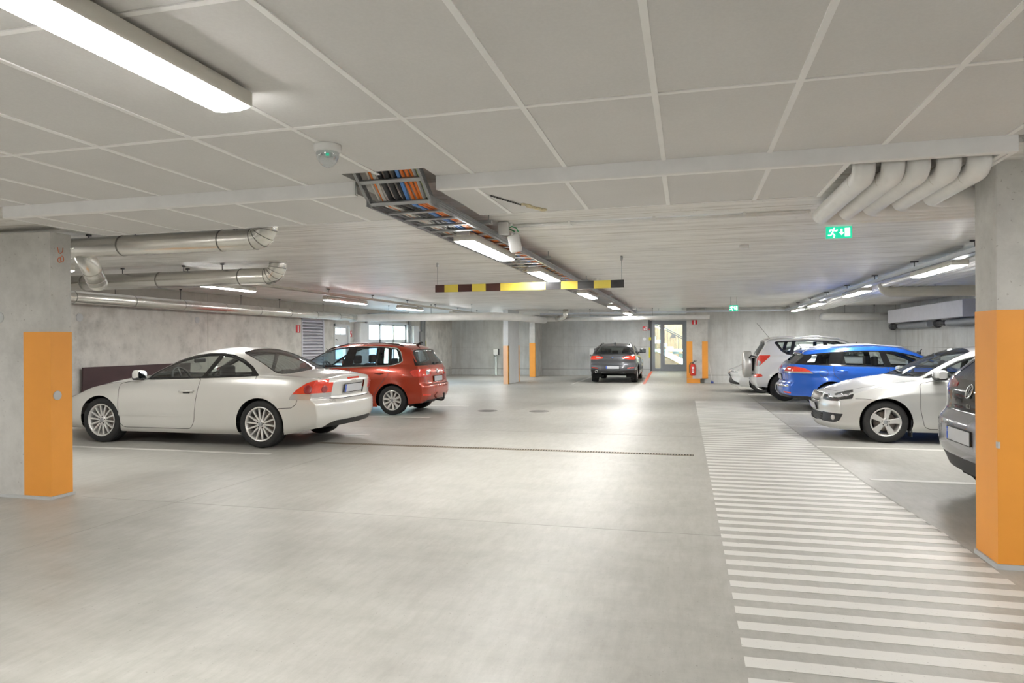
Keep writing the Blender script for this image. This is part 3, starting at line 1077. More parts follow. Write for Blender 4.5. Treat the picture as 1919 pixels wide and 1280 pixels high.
# ---------------------------------------------------------------- 2 copper red people carrier
def minivan():
    P = dict(L=4.338, W=.904, R=.318, xf=.86, xr=3.545, tw=.205, gap=.05, tumble=.30, kplan=.26, crown=.03, rc=.08, b0=.14,
        top=[(0, .74), (.12, .80), (.5, .93), (.9, 1.02), (1.05, 1.065), (1.4, 1.245), (1.8, 1.43), (2.1, 1.52), (2.5, 1.56), (3.0, 1.565), (3.5, 1.55), (3.9, 1.515), (4.15, 1.475), (4.338, 1.43)],
        belt=[(0, .66), (.4, .82), (.9, .94), (1.5, .985), (2.5, 1.015), (3.5, 1.05), (4.0, 1.06), (4.338, 1.05)],
        bottom=[(0, .20), (.4, .18), (1, .17), (3.4, .17), (3.9, .22), (4.338, .26)],
        pf=[(.15, .12), (.3, .03), (.45, 0), (.6, .02), (.70, .06), (.80, .17)],
        pr=[(.2, .16), (.34, .05), (.46, 0), (.60, .0), (.645, .01), (.67, .045), (.85, .06), (1.0, .10), (1.07, .14), (1.40, .36), (1.46, .36)], cr=.26, exr=2.6,
        side=[(0, .92), (.08, .955), (.25, .98), (.45, .99), (.62, 1.0), (.80, .995), (.93, .97), (1, .945)],
        crease=[(.72, .010, .05, .7, 4.3), (.18, .006, .06, 1.2, 3.2)], mirx=1.55, mirz=1.36)
    root = empty('minivan', (-9.36, 13.92, 0), 0, 'copper red people carrier with roof rails beyond the silver coupe', 'car', 'parked cars', .96)
    c = Car(P); pm = 'redpaint'
    for xw in (P['xf'], P['xr']):
        c.cut('arch', 'side', circ(xw, P['R'], P['R'] + P['gap'], 36))
    dl = [(1.14, 1.005), (1.40, 1.16), (1.75, 1.34), (2.1, 1.44), (2.5, 1.475), (3.1, 1.475), (3.45, 1.455), (3.62, 1.43), (3.69, 1.36), (3.76, 1.17), (3.70, 1.125), (3.50, 1.075), (2.55, 1.04), (1.8, 1.015)]
    c.cut('trimline', 'side', rnd(ring(dl, .018), .03))
    c.cut('frame', 'side', rnd(dl, .03))
    c.cut('wina', 'side', rnd([(1.22, 1.02), (1.42, 1.13), (1.50, 1.18), (1.50, 1.02)], .02))
    c.cut('winb', 'side', rnd([(1.55, 1.025), (1.55, 1.205), (1.78, 1.325), (2.1, 1.42), (2.46, 1.452), (2.34, 1.045)], .02))
    c.cut('winc', 'side', rnd([(2.57, 1.058), (2.66, 1.455), (3.18, 1.455), (3.14, 1.076)], .02))
    c.cut('winc2', 'side', rnd([(3.17, 1.078), (3.21, 1.455), (3.40, 1.445), (3.44, 1.088)], .02))
    c.cut('wind', 'side', rnd([(3.51, 1.10), (3.49, 1.432), (3.60, 1.412), (3.70, 1.18), (3.67, 1.145)], .02))
    d1 = rnd([(1.20, .90), (1.22, .30), (1.30, .22), (2.40, .22), (2.45, .6), (2.50, 1.03), (1.8, .99), (1.3, .975)], .05)
    d2 = rnd([(2.45, .22), (3.02, .22), (3.12, .42), (3.34, .72), (3.48, .90), (3.48, 1.05), (2.53, 1.03), (2.48, .6)], .05)
    for d in (d1, d2):
        c.cut('door' + str(d is d2), 'side', d, over=['body'])
        c.cut('seam', 'side', strip(d + [d[0]], .009), over=['body', 'doorFalse', 'doorTrue'])
    ws = rnd([(.98, 0), (1.08, .45), (1.26, .70), (1.95, .60), (2.02, .3), (2.04, 0)], .05, closed=False)
    c.cut('wsband', 'top', ring(ws, .02)); c.cut('windscreen', 'top', ws)
    c.cut('rearband', 'rear', rnd([(0, 1.06), (0, 1.425), (.52, 1.41), (.60, 1.395), (.74, 1.12), (.74, 1.07)], .03, closed=False), cond=lambda p, n: p.x > 3.7)
    c.cut('rearglass', 'rear', rnd([(0, 1.085), (0, 1.40), (.48, 1.385), (.54, 1.36), (.655, 1.11), (.62, 1.09)], .03, closed=False))
    c.cut('rearband', 'side', rnd([(3.92, 1.41), (4.3, 1.42), (4.4, 1.06), (4.05, 1.07)], .02), over=['body'])
    c.cut('tailrim', 'rear', ring(rnd([(.42, .84), (.40, .965), (.66, .985), (.95, .985), (.95, .83)], .02), .012)); c.cut('tailrim', 'side', ring(rnd([(3.96, .94), (4.06, .98), (4.5, .985), (4.5, .83), (4.04, .835)], .02), .012))
    c.cut('tail', 'rear', rnd([(.42, .84), (.40, .965), (.66, .985), (.95, .985), (.95, .83)], .02)); c.cut('tail', 'side', rnd([(3.96, .94), (4.06, .98), (4.5, .985), (4.5, .83), (4.04, .835)], .02))
    c.cut('tail2', 'rear', rnd([(.46, .87), (.45, .94), (.60, .95), (.60, .86)], .02), over=['tail'])
    c.cut('seam', 'rear', strip([(0, .648), (.58, .65), (.66, .70), (.67, .83)], .009), over=['body'])
    c.cut('recess', 'rear', rnd([(0, .69), (0, .835), (.34, .835), (.30, .69)], .02, closed=False), over=['body'])
    c.cut('lower', 'rear', rnd([(0, .1), (0, .31), (.55, .31), (.70, .24), (.70, .1)], .02, closed=False))
    c.cut('fog', 'rear', rnd([(.50, .40), (.52, .445), (.80, .455), (.80, .42)], .01), over=['body'])
    c.cut('head', 'front', rnd([(.40, .66), (.42, .76), (.95, .84), (.95, .66)], .02)); c.cut('head', 'side', rnd([(-.1, .66), (-.1, .80), (.5, .86), (.38, .70)], .02))
    c.cut('grille', 'front', rnd([(0, .68), (0, .75), (.38, .75), (.38, .68)], .01, closed=False))
    c.cut('lowerf', 'front', [(0, .2), (0, .46), (.5, .46), (.55, .24)])
    std_finish(c, root, M, pm, 'glassblue', rear_glass='glassblue')
    c.part('trimline', 'chrome_trim', M['chrome'], root, 'pair', off=.002)
    c.part('recess', 'plate_recess', M[pm], root, 'single', off=-.015)
    c.part('tail', 'tail_light', M['red'], root, 'pair', off=.008, th=.02)
    c.part('tailrim', 'tail_light_rim', M['reddark'], root, 'pair', off=.004, th=.01)
    c.part('tail2', 'reversing_lens', M['white_lens'], root, 'pair', off=.010, th=.02)
    c.part('fog', 'reflector_strip', M['red'], root, 'pair', off=.003, th=.01)
    c.part('head', 'headlight', M['reflector'], root, 'pair', off=.003, th=.02)
    c.part('grille', 'grille', M['blackplastic'], root, 'single', off=-.01)
    plate(c, root, M, .762, 'rear', .48, .105, blue=False, off=.004)
    emblem_ring(c, root, M, 0, .925, .062)
    p, n = c.on_end(.52, .72, 'rear', .002); m = MB(); m.rbox((p.x, -.52, .72), (.006, .085, .03), .006, 0, 2, 'X'); m.build('badge', M['chrome'], root)
    handle(c, root, M, 2.28, .885, M[pm]); handle(c, root, M, 3.26, .905, M[pm])
    side_mirrors(c, root, M, 1.50, 1.06, M[pm], (.15, .20, .14), .11)
    for sd in (1, -1):
        m = MB(); pts = []
        for x, o in ((1.85, .0), (1.95, .022), (2.4, .03), (3.2, .03), (3.6, .024), (3.72, .0)):
            q, _ = c.on_top(x, .60); pts.append((x, .585 * sd, q.z + o))
        m.tube(fillet(pts, .1, 4), .013, 8); m.build('roof_rail', M['glossblack'], root)
    m = MB(); q, _ = c.on_top(3.80, .02); m.tube([(3.78, 0, q.z), (3.86, 0, q.z + .05), (3.93, 0, q.z + .055)], .02, 8, 0, True, [.035, .02, .008]); m.build('antenna', M['blackplastic'], root)
    m = MB(); p, n = c.on_end(.02, 1.11, 'rear', .02)
    m.tube([(p.x, .02, 1.10), (p.x - .005, .25, 1.115), (p.x - .03, .46, 1.13)], .012, 8); m.cyl((p.x - .06, .02, 1.10), (p.x + .015, .02, 1.10), .03, 12); m.build('rear_wiper', M['blackplastic'], root)
    m = MB(); m.tube(fillet([(4.1, 0, .30), (4.37, 0, .27), (4.42, 0, .30), (4.42, 0, .40)], .06, 5), .022, 10); m.sphere((4.42, 0, .415), .026, 12, 8); m.build('tow_bar', M['blackplastic'], root)
    add_wells(c, root, M, M[pm]); underbody(c, root, M); add_wheels(P, root, M, 'ten', .215)
    cabin(P, root, M, 1.35, 2.05, 2.98, .08, -1)
    return root

# ---------------------------------------------------------------- 3 dark grey crossover, seen from behind
def crossover():
    P = dict(L=4.36, W=.912, R=.345, xf=.84, xr=3.51, tw=.235, gap=.045, tumble=.42, kplan=.24, crown=.03, rc=.08, b0=.14, rdepth=.9,
        top=[(0, .80), (.12, .88), (.5, .97), (.95, 1.04), (1.1, 1.09), (1.5, 1.29), (1.9, 1.45), (2.3, 1.515), (2.7, 1.525), (3.2, 1.50), (3.6, 1.44), (3.85, 1.38), (4.06, 1.25), (4.22, 1.11), (4.36, 1.06)],
        belt=[(0, .72), (.4, .86), (1, .96), (2, 1.0), (3, 1.03), (3.8, 1.08), (4.2, 1.07), (4.36, 1.03)],
        bottom=[(0, .24), (.5, .22), (3.4, .22), (3.9, .32), (4.36, .37)],
        pf=[(.15, .1), (.35, .02), (.5, 0), (.7, .02), (.85, .12)],
        pr=[(.25, .14), (.40, .05), (.52, 0), (.66, .01), (.78, .05), (.90, .02), (.97, .03), (1.06, .12)], cr=.24, exr=2.8, flare=.03,
        crease=[(.62, .012, .07, .9, 4.3)], mirx=1.6, mirz=1.36)
    root = empty('crossover', (-2.63, 28.72, 0), -math.pi / 2, 'dark grey crossover seen from behind, facing the back wall beside the glass door', 'car', 'parked cars', .945)
    c = Car(P); pm = 'greypaint'
    for xw in (P['xf'], P['xr']):
        c.cut('arch', 'side', circ(xw, P['R'], P['R'] + P['gap'], 32))
    dl = [(1.35, 1.03), (1.7, 1.23), (2.05, 1.36), (2.4, 1.415), (2.9, 1.405), (3.35, 1.33), (3.60, 1.22), (3.68, 1.13), (2.5, 1.06)]
    c.cut('frame', 'side', rnd(dl, .03))
    c.cut('winb', 'side', rnd([(1.45, 1.05), (1.72, 1.22), (2.06, 1.34), (2.36, 1.39), (2.34, 1.075)], .02))
    c.cut('winc', 'side', rnd([(2.44, 1.08), (2.46, 1.395), (2.9, 1.385), (3.25, 1.33), (3.30, 1.13)], .02))
    c.cut('wind', 'side', rnd([(3.36, 1.135), (3.32, 1.315), (3.55, 1.21), (3.60, 1.145)], .02))
    d1 = rnd([(1.2, .94), (1.22, .36), (1.3, .28), (2.36, .28), (2.40, 1.05), (1.5, 1.01)], .05)
    d2 = rnd([(2.40, .28), (3.0, .28), (3.08, .45), (3.25, .72), (3.42, .9), (3.42, 1.11), (2.44, 1.055)], .05)
    for d in (d1, d2):
        c.cut('door' + str(d is d2), 'side', d, over=['body'])
        c.cut('seam', 'side', strip(d + [d[0]], .009), over=['body', 'doorFalse', 'doorTrue'])
    ws = rnd([(1.02, 0), (1.12, .45), (1.32, .70), (2.06, .58), (2.10, .3), (2.12, 0)], .05, closed=False)
    c.cut('wsband', 'top', ring(ws, .02)); c.cut('windscreen', 'top', ws)
    rw = rnd([(0, 1.12), (0, 1.40), (.42, 1.39), (.54, 1.37), (.69, 1.16), (.67, 1.125)], .04, closed=False)
    c.cut('rearband', 'rear', ring(rw, .03), cond=lambda p, n: p.x > 3.5 and n.z < .95); c.cut('rearglass', 'rear', rw, cond=lambda p, n: p.x > 3.5)
    c.cut('tail', 'rear', rnd([(.38, .93), (.36, .985), (.60, 1.05), (.95, 1.045), (.95, .90), (.62, .90)], .015)); c.cut('tail', 'side', rnd([(3.98, .99), (4.1, 1.04), (4.5, 1.045), (4.5, .90), (4.1, .91)], .015))
    c.cut('tail2', 'rear', rnd([(.44, .945), (.44, .975), (.62, 1.015), (.62, .965)], .01), over=['tail'])
    c.cut('recess', 'rear', rnd([(0, .50), (0, .69), (.40, .69), (.45, .62), (.38, .50)], .03, closed=False), over=['body'])
    c.cut('seam', 'rear', strip([(0, .72), (.46, .72), (.56, .80), (.60, .84)], .009), over=['body'])
    c.cut('lower', 'rear', rnd([(0, .1), (0, .46), (.42, .46), (.52, .50), (.95, .51), (.95, .1)], .03, closed=False))
    c.cut('fog', 'rear', rnd([(.56, .555), (.55, .585), (.80, .605), (.80, .575)], .01), over=['body'])
    c.cut('grille', 'front', rnd([(0, .62), (0, .80), (.40, .80), (.38, .62)], .02, closed=False))
    c.cut('head', 'front', rnd([(.48, .72), (.48, .82), (.95, .86), (.95, .74)], .02)); c.cut('head', 'side', [(-.1, .74), (-.1, .84), (.5, .88), (.4, .78)])
    std_finish(c, root, M, pm, 'glassdark', rear_glass='glassdark')
    c.part('recess', 'plate_recess', M[pm], root, 'single', off=-.02)
    c.part('tail', 'tail_light', M['red'], root, 'pair', off=.006, th=.02)
    c.part('tail2', 'reversing_lens', M['white_lens'], root, 'pair', off=.008, th=.01)
    c.part('fog', 'reflector_strip', M['red'], root, 'pair', off=.003, th=.01)
    c.part('grille', 'grille', M['blackplastic'], root, 'single', off=-.01)
    c.part('head', 'headlight', M['reflector'], root, 'pair', off=.003, th=.02)
    plate(c, root, M, .60, 'rear', .50, .11, off=.0)
    emblem_ring(c, root, M, 0, .965, .045, kind='quarters')
    handle(c, root, M, 2.22, .90, M[pm]); handle(c, root, M, 3.16, .93, M[pm])
    side_mirrors(c, root, M, 1.52, 1.19, M['glossblack'], (.15, .24, .18), .17)
    for sd in (1, -1):
        m = MB(); pts = []
        for x, o in ((1.9, .0), (2.0, .03), (2.6, .035), (3.2, .03), (3.5, .0)):
            q, _ = c.on_top(x, .56); pts.append((x, .55 * sd, q.z + o))
        m.tube(fillet(pts, .1, 4), .016, 8); m.build('roof_rail', M['glossblack'], root)
    m = MB(); q, _ = c.on_top(3.3, .02); m.tube([(3.26, 0, q.z), (3.36, 0, q.z + .05), (3.46, 0, q.z + .055)], .02, 8, 0, True, [.035, .02, .008]); m.build('antenna', M['greypaint'], root)
    for sd in (-1,):
        m = MB(); m.lathe([(.055, 4.10), (.055, 4.335), (.045, 4.335), (.045, 4.2), (0, 4.2)], (0, .62 * sd, .44), 'X', 20); m.build('exhaust_tip', M['chrome'], root)
    m = MB(); m.rbox((4.25, 0, .395), (.10, .9, .05), .02); m.build('skid_plate', M['alloygrey'], root)
    add_wells(c, root, M, M[pm]); underbody(c, root, M); add_wheels(P, root, M, 'double', .235)
    cabin(P, root, M, 1.45, 2.1, 2.95, .1, -1)
    return root

# ---------------------------------------------------------------- 4 white off-roader with spare wheel
def offroader():
    P = dict(L=4.20, W=.908, R=.355, xf=.87, xr=3.43, tw=.225, gap=.06, tumble=.30, kplan=.22, crown=.03, rc=.09, b0=.14, inset=.05,
        top=[(0, .92), (.12, .98), (.5, 1.06), (.95, 1.10), (1.1, 1.14), (1.5, 1.36), (1.85, 1.54), (2.1, 1.61), (2.6, 1.64), (3.1, 1.645), (3.6, 1.63), (4.0, 1.60), (4.20, 1.555)],
        belt=[(0, .82), (.4, .96), (1, 1.06), (2, 1.10), (3, 1.13), (3.8, 1.15), (4.20, 1.15)],
        bottom=[(0, .30), (.5, .28), (1.2, .27), (3.0, .27), (3.8, .33), (4.20, .37)],
        pf=[(.2, .1), (.4, .02), (.55, 0), (.8, .03), (1.0, .16)],
        pr=[(.3, .10), (.42, .03), (.52, 0), (.64, .0), (.68, .05), (.9, .07), (1.10, .10), (1.18, .12), (1.52, .30), (1.6, .30)], cr=.22, exr=2.8, flare=.03,
        crease=[(.80, .008, .05, .9, 4.1)], mirx=1.6, mirz=1.42)
    root = empty('offroader', (2.30 + 3.43 * .96, 18.82, 0), math.pi, 'white off-roader with a spare wheel on its tailgate, behind the blue estate', 'car', 'parked cars', .96)
    c = Car(P); pm = 'pearl'
    for xw in (P['xf'], P['xr']):
        c.cut('arch', 'side', circ(xw, P['R'], P['R'] + P['gap'], 36))
    dl = [(1.33, 1.13), (1.6, 1.30), (1.85, 1.43), (2.15, 1.525), (2.7, 1.555), (3.2, 1.55), (3.62, 1.53), (3.66, 1.50), (3.50, 1.28), (3.36, 1.19), (2.5, 1.155)]
    c.cut('frame', 'side', rnd(dl, .03))
    c.cut('winb', 'side', rnd([(1.45, 1.15), (1.63, 1.29), (1.87, 1.41), (2.16, 1.50), (2.40, 1.52), (2.38, 1.175)], .02))
    c.cut('winc', 'side', rnd([(2.47, 1.175), (2.49, 1.53), (3.14, 1.53), (3.22, 1.205)], .02))
    c.cut('wind', 'side', rnd([(3.30, 1.215), (3.23, 1.525), (3.58, 1.51), (3.45, 1.30)], .02))
    d1 = rnd([(1.2, 1.02), (1.22, .44), (1.3, .36), (2.38, .36), (2.43, 1.14), (1.5, 1.11)], .05)
    d2 = rnd([(2.43, .36), (2.95, .36), (3.02, .55), (3.2, .82), (3.30, 1.0), (3.30, 1.17), (2.47, 1.145)], .05)
    for d in (d1, d2):
        c.cut('door' + str(d is d2), 'side', d, over=['body'])
        c.cut('seam', 'side', strip(d + [d[0]], .009), over=['body', 'doorFalse', 'doorTrue'])
    ws = rnd([(1.0, 0), (1.1, .45), (1.28, .72), (1.92, .60), (1.98, .3), (2.0, 0)], .05, closed=False)
    c.cut('wsband', 'top', ring(ws, .02)); c.cut('windscreen', 'top', ws)
    rw = rnd([(0, 1.18), (0, 1.52), (.50, 1.51), (.58, 1.48), (.66, 1.22), (.62, 1.18)], .04, closed=False)
    c.cut('rearband', 'rear', ring(rw, .02)); c.cut('rearglass', 'rear', rw)
    c.cut('tail', 'rear', rnd([(.68, .90), (.66, 1.10), (.74, 1.17), (.98, 1.18), (.98, .9)], .02)); c.cut('tail', 'side', rnd([(4.5, .88), (4.5, 1.17), (4.0, 1.175), (3.76, 1.175), (3.80, 1.12), (3.93, 1.0), (4.05, .89)], .03))
    c.cut('tail2', 'side', rnd([(4.5, .88), (4.5, 1.0), (4.09, 1.06), (3.98, 1.0), (4.05, .89)], .02), over=['tail'])
    c.cut('fog', 'side', rnd([(3.96, .63), (3.99, .69), (4.15, .69), (4.12, .60)], .015)); c.cut('fog', 'rear', rnd([(.62, .61), (.62, .69), (.9, .69), (.9, .61)], .02))
    c.cut('seam', 'rear', strip([(0, .66), (.6, .665), (.64, .74), (.66, .9)], .009), over=['body'])
    c.cut('grille', 'front', rnd([(0, .72), (0, .90), (.45, .90), (.42, .72)], .02, closed=False))
    c.cut('head', 'front', rnd([(.5, .78), (.5, .92), (.95, .98), (.95, .80)], .02)); c.cut('head', 'side', [(-.1, .8), (-.1, .95), (.45, 1.0), (.35, .85)])
    std_finish(c, root, M, pm, 'glass', rear_glass='glassdark')
    c.part('tail', 'tail_light', M['red'], root, 'pair', off=.008, th=.03)
    c.part('tail2', 'reversing_lens', M['white_lens'], root, 'pair', off=.010, th=.01)
    c.part('fog', 'reflector_strip', M['red'], root, 'pair', off=.004, th=.01)
    c.part('grille', 'grille', M['blackplastic'], root, 'single', off=-.01)
    c.part('head', 'headlight', M['reflector'], root, 'pair', off=.003, th=.02)
    # the spare wheel in its hard cover
    sp = MB()
    sp.lathe([(0, 4.17), (.30, 4.17), (.345, 4.18), (.362, 4.21), (.362, 4.33), (.352, 4.365), (.325, 4.385), (.29, 4.392), (.27, 4.385), (0, 4.39)], (0, .06, .92), 'X', 56)
    sp.build('spare_wheel_cover', M['silver2'], root)
    m = MB(); m.rbox((4.12, .06, .92), (.16, .34, .34), .04); m.tube([(4.08, .55, 1.12), (4.2, .40, 1.16), (4.25, .38, 1.10)], .02, 8); m.build('spare_wheel_bracket', M['blackplastic'], root)
    handle(c, root, M, 2.24, 1.0, M[pm]); handle(c, root, M, 3.12, 1.02, M[pm])
    side_mirrors(c, root, M, 1.48, 1.18, M[pm], (.16, .22, .17), .13)
    for sd in (1, -1):
        m = MB(); pts = []
        for x, o in ((1.95, .0), (2.1, .035), (2.6, .045), (3.5, .045), (3.75, .035), (3.88, .0)):
            q, _ = c.on_top(x, .60); pts.append((x, .585 * sd, q.z + o))
        m.tube(fillet(pts, .1, 4), .024, 8); m.build('roof_rail', M['alloy'], root)
    q, _ = c.on_top(3.72, .40)
    m = MB(); m.cyl((3.72, .40, q.z - .01), (3.74, .40, q.z + .03), .018, 10); m.tube([(3.74, .40, q.z + .03), (4.05, .40, q.z + .42)], .005, 6); m.build('antenna', M['blackplastic'], root)
    plate(c, root, M, .57, 'rear', .50, .11, blue=False, off=.008, y=-.45)
    add_wells(c, root, M, M[pm]); underbody(c, root, M); add_wheels(P, root, M, 'five', .225)
    cabin(P, root, M, 1.4, 2.1, 2.85, .16, 1)
    return root

# ---------------------------------------------------------------- 5 blue estate
def estate():
    P = dict(L=4.56, W=.902, R=.316, xf=.86, xr=3.56, tw=.205, gap=.045, tumble=.36, kplan=.24, crown=.03, rc=.08, b0=.13,
        top=[(0, .70), (.12, .77), (.5, .89), (.95, .97), (1.1, 1.02), (1.5, 1.21), (1.85, 1.36), (2.15, 1.435), (2.6, 1.465), (3.1, 1.455), (3.6, 1.43), (4.1, 1.39), (4.45, 1.345), (4.56, 1.31)],
        belt=[(0, .62), (.4, .78), (1, .90), (2, .955), (3, .995), (3.8, 1.03), (4.56, 1.04)],
        bottom=[(0, .20), (.5, .18), (3.4, .18), (4.0, .24), (4.56, .30)],
        pf=[(.15, .1), (.3, .02), (.45, 0), (.6, .02), (.76, .15)],
        pr=[(.2, .14), (.34, .04), (.46, 0), (.56, .0), (.61, .03), (.66, .06), (.86, .045), (1.0, .09), (1.06, .15), (1.28, .38), (1.34, .36)], cr=.34, exr=2.3, flare=.016,
        crease=[(.80, .012, .06, .9, 4.5)], mirx=1.6, mirz=1.28)
    root = empty('estate_car', (2.88 + 3.56 * .95, 16.2, 0), math.pi, 'bright blue estate car parked between the white off-roader and silver hatchback', 'car', 'parked cars', .95)
    c = Car(P); pm = 'bluepaint'
    for xw in (P['xf'], P['xr']):
        c.cut('arch', 'side', circ(xw, P['R'], P['R'] + P['gap'], 36))
    dl = [(1.28, .96), (1.6, 1.12), (1.95, 1.25), (2.3, 1.325), (2.8, 1.345), (3.4, 1.325), (3.9, 1.275), (4.22, 1.235), (4.30, 1.20), (4.44, 1.05), (3.6, 1.015), (2.4, .985)]
    c.cut('frame', 'side', rnd(dl, .03))
    c.cut('winb', 'side', rnd([(1.45, .995), (1.62, 1.11), (1.96, 1.23), (2.3, 1.305), (2.46, 1.312), (2.36, 1.005)], .02))
    c.cut('winc', 'side', rnd([(2.50, 1.01), (2.58, 1.32), (2.9, 1.322), (3.30, 1.31), (3.26, 1.03)], .02))
    c.cut('wind', 'side', rnd([(3.62, 1.04), (3.56, 1.29), (3.9, 1.255), (4.12, 1.22), (4.26, 1.07), (4.1, 1.058)], .03))
    d1 = rnd([(1.2, .88), (1.22, .30), (1.3, .23), (2.36, .23), (2.42, .97), (1.5, .935)], .05)
    d2 = rnd([(2.42, .23), (3.06, .23), (3.14, .4), (3.36, .68), (3.52, .82), (3.52, 1.01), (2.46, .975)], .05)
    for d in (d1, d2):
        c.cut('door' + str(d is d2), 'side', d, over=['body'])
        c.cut('seam', 'side', strip(d + [d[0]], .009), over=['body', 'doorFalse', 'doorTrue'])
    c.cut('fuelflap', 'side', circ(3.72, .86, .085, 20), over=['body']); fl = circ(3.72, .86, .088, 20)
    c.cut('seam', 'side', strip(fl + [fl[0]], .009), over=['body', 'fuelflap'])
    ws = rnd([(1.0, 0), (1.1, .45), (1.3, .72), (1.98, .58), (2.02, .3), (2.04, 0)], .05, closed=False)
    c.cut('wsband', 'top', ring(ws, .02)); c.cut('windscreen', 'top', ws)
    rw = rnd([(0, 1.07), (0, 1.275), (.50, 1.265), (.58, 1.25), (.70, 1.09), (.68, 1.065)], .03, closed=False)
    c.cut('rearband', 'rear', rnd([(0, 1.045), (0, 1.295), (.55, 1.285), (.95, 1.21), (.95, 1.05)], .02, closed=False)); c.cut('rearband', 'side', [(4.32, 1.215), (4.6, 1.24), (4.6, 1.05), (4.46, 1.05)], over=['body'])
    c.cut('rearglass', 'rear', rw)
    c.cut('tail', 'rear', rnd([(.50, .85), (.52, .96), (.70, .985), (.98, .985), (.98, .85)], .02)); c.cut('tail', 'side', rnd([(4.6, .85), (4.6, .985), (4.3, .99), (4.12, .965), (3.98, .89), (3.93, .84)], .03))
    c.cut('tail2', 'side', [(4.6, .83), (4.6, .885), (4.3, .885), (3.98, .875), (3.90, .83)], over=['tail']); c.cut('tail2', 'rear', [(.4, .84), (.4, .885), (1, .885), (1, .84)], over=['tail'])
    c.cut('lower', 'rear', rnd([(0, .1), (0, .36), (.6, .36), (.95, .33), (.95, .1)], .02, closed=False)); c.cut('lower', 'side', [(3.95, .1), (4.0, .27), (4.3, .34), (4.7, .36), (4.7, .1)], over=['body'])
    c.cut('seam', 'rear', strip([(0, .60), (.55, .605), (.62, .66), (.64, .85)], .009), over=['body'])
    c.cut('fog', 'rear', rnd([(.55, .395), (.55, .43), (.82, .43), (.82, .40)], .01)); c.cut('grille', 'front', rnd([(0, .56), (0, .66), (.40, .66), (.38, .56)], .02, closed=False))
    c.cut('head', 'front', rnd([(.42, .62), (.42, .70), (.95, .80), (.95, .62)], .02)); c.cut('head', 'side', [(-.1, .62), (-.1, .78), (.55, .84), (.35, .64)])
    std_finish(c, root, M, pm, 'glass', rear_glass='glassdark')
    c.part('tail', 'tail_light', M['red'], root, 'pair', off=.008, th=.03)
    c.part('tail2', 'reversing_lens', M['white_lens'], root, 'pair', off=.010, th=.01)
    c.part('fog', 'reflector_strip', M['red'], root, 'pair', off=.004, th=.01)
    c.part('grille', 'grille', M['blackplastic'], root, 'single', off=-.01)
    c.part('head', 'headlight', M['reflector'], root, 'pair', off=.003, th=.02)
    p, n = c.on_end(0, .58, 'rear')
    m = MB(); pts = []
    for y in np.linspace(-.78, .78, 19):
        q, _ = c.on_end(abs(float(y)) + .001, .555, 'rear'); pts.append((q.x + .006, float(y), .555))
    m.tube(pts, .022, 8); m.build('bumper_strip', M['chrome'], root)
    plate(c, root, M, .74, 'rear', .50, .11, blue=False, off=.004)
    handle(c, root, M, 2.24, .85, M[pm]); handle(c, root, M, 3.34, .90, M[pm])
    side_mirrors(c, root, M, 1.50, 1.05, M['glossblack'], (.16, .25, .19), .15)
    for sd in (1, -1):
        m = MB(); pts = []
        for x, o in ((1.95, .0), (2.1, .03), (2.8, .04), (3.6, .035), (4.0, .025), (4.1, .0)):
            q, _ = c.on_top(x, .56); pts.append((x, .55 * sd, q.z + o))
        m.tube(fillet(pts, .1, 4), .017, 8); m.build('roof_rail', M['alloy'], root)
    m = MB(); q, _ = c.on_top(4.05, .02); m.cyl((4.05, 0, q.z - .01), (4.06, 0, q.z + .02), .02, 10); m.tube([(4.05, 0, q.z + .02), (4.11, 0, q.z + .12)], .006, 6); m.build('antenna', M['blackplastic'], root)
    add_wells(c, root, M, M[pm]); underbody(c, root, M); add_wheels(P, root, M, 'double', .21)
    cabin(P, root, M, 1.5, 2.15, 2.95, .0, 1)
    q, _ = c.on_side(3.62, 1.06)
    return root

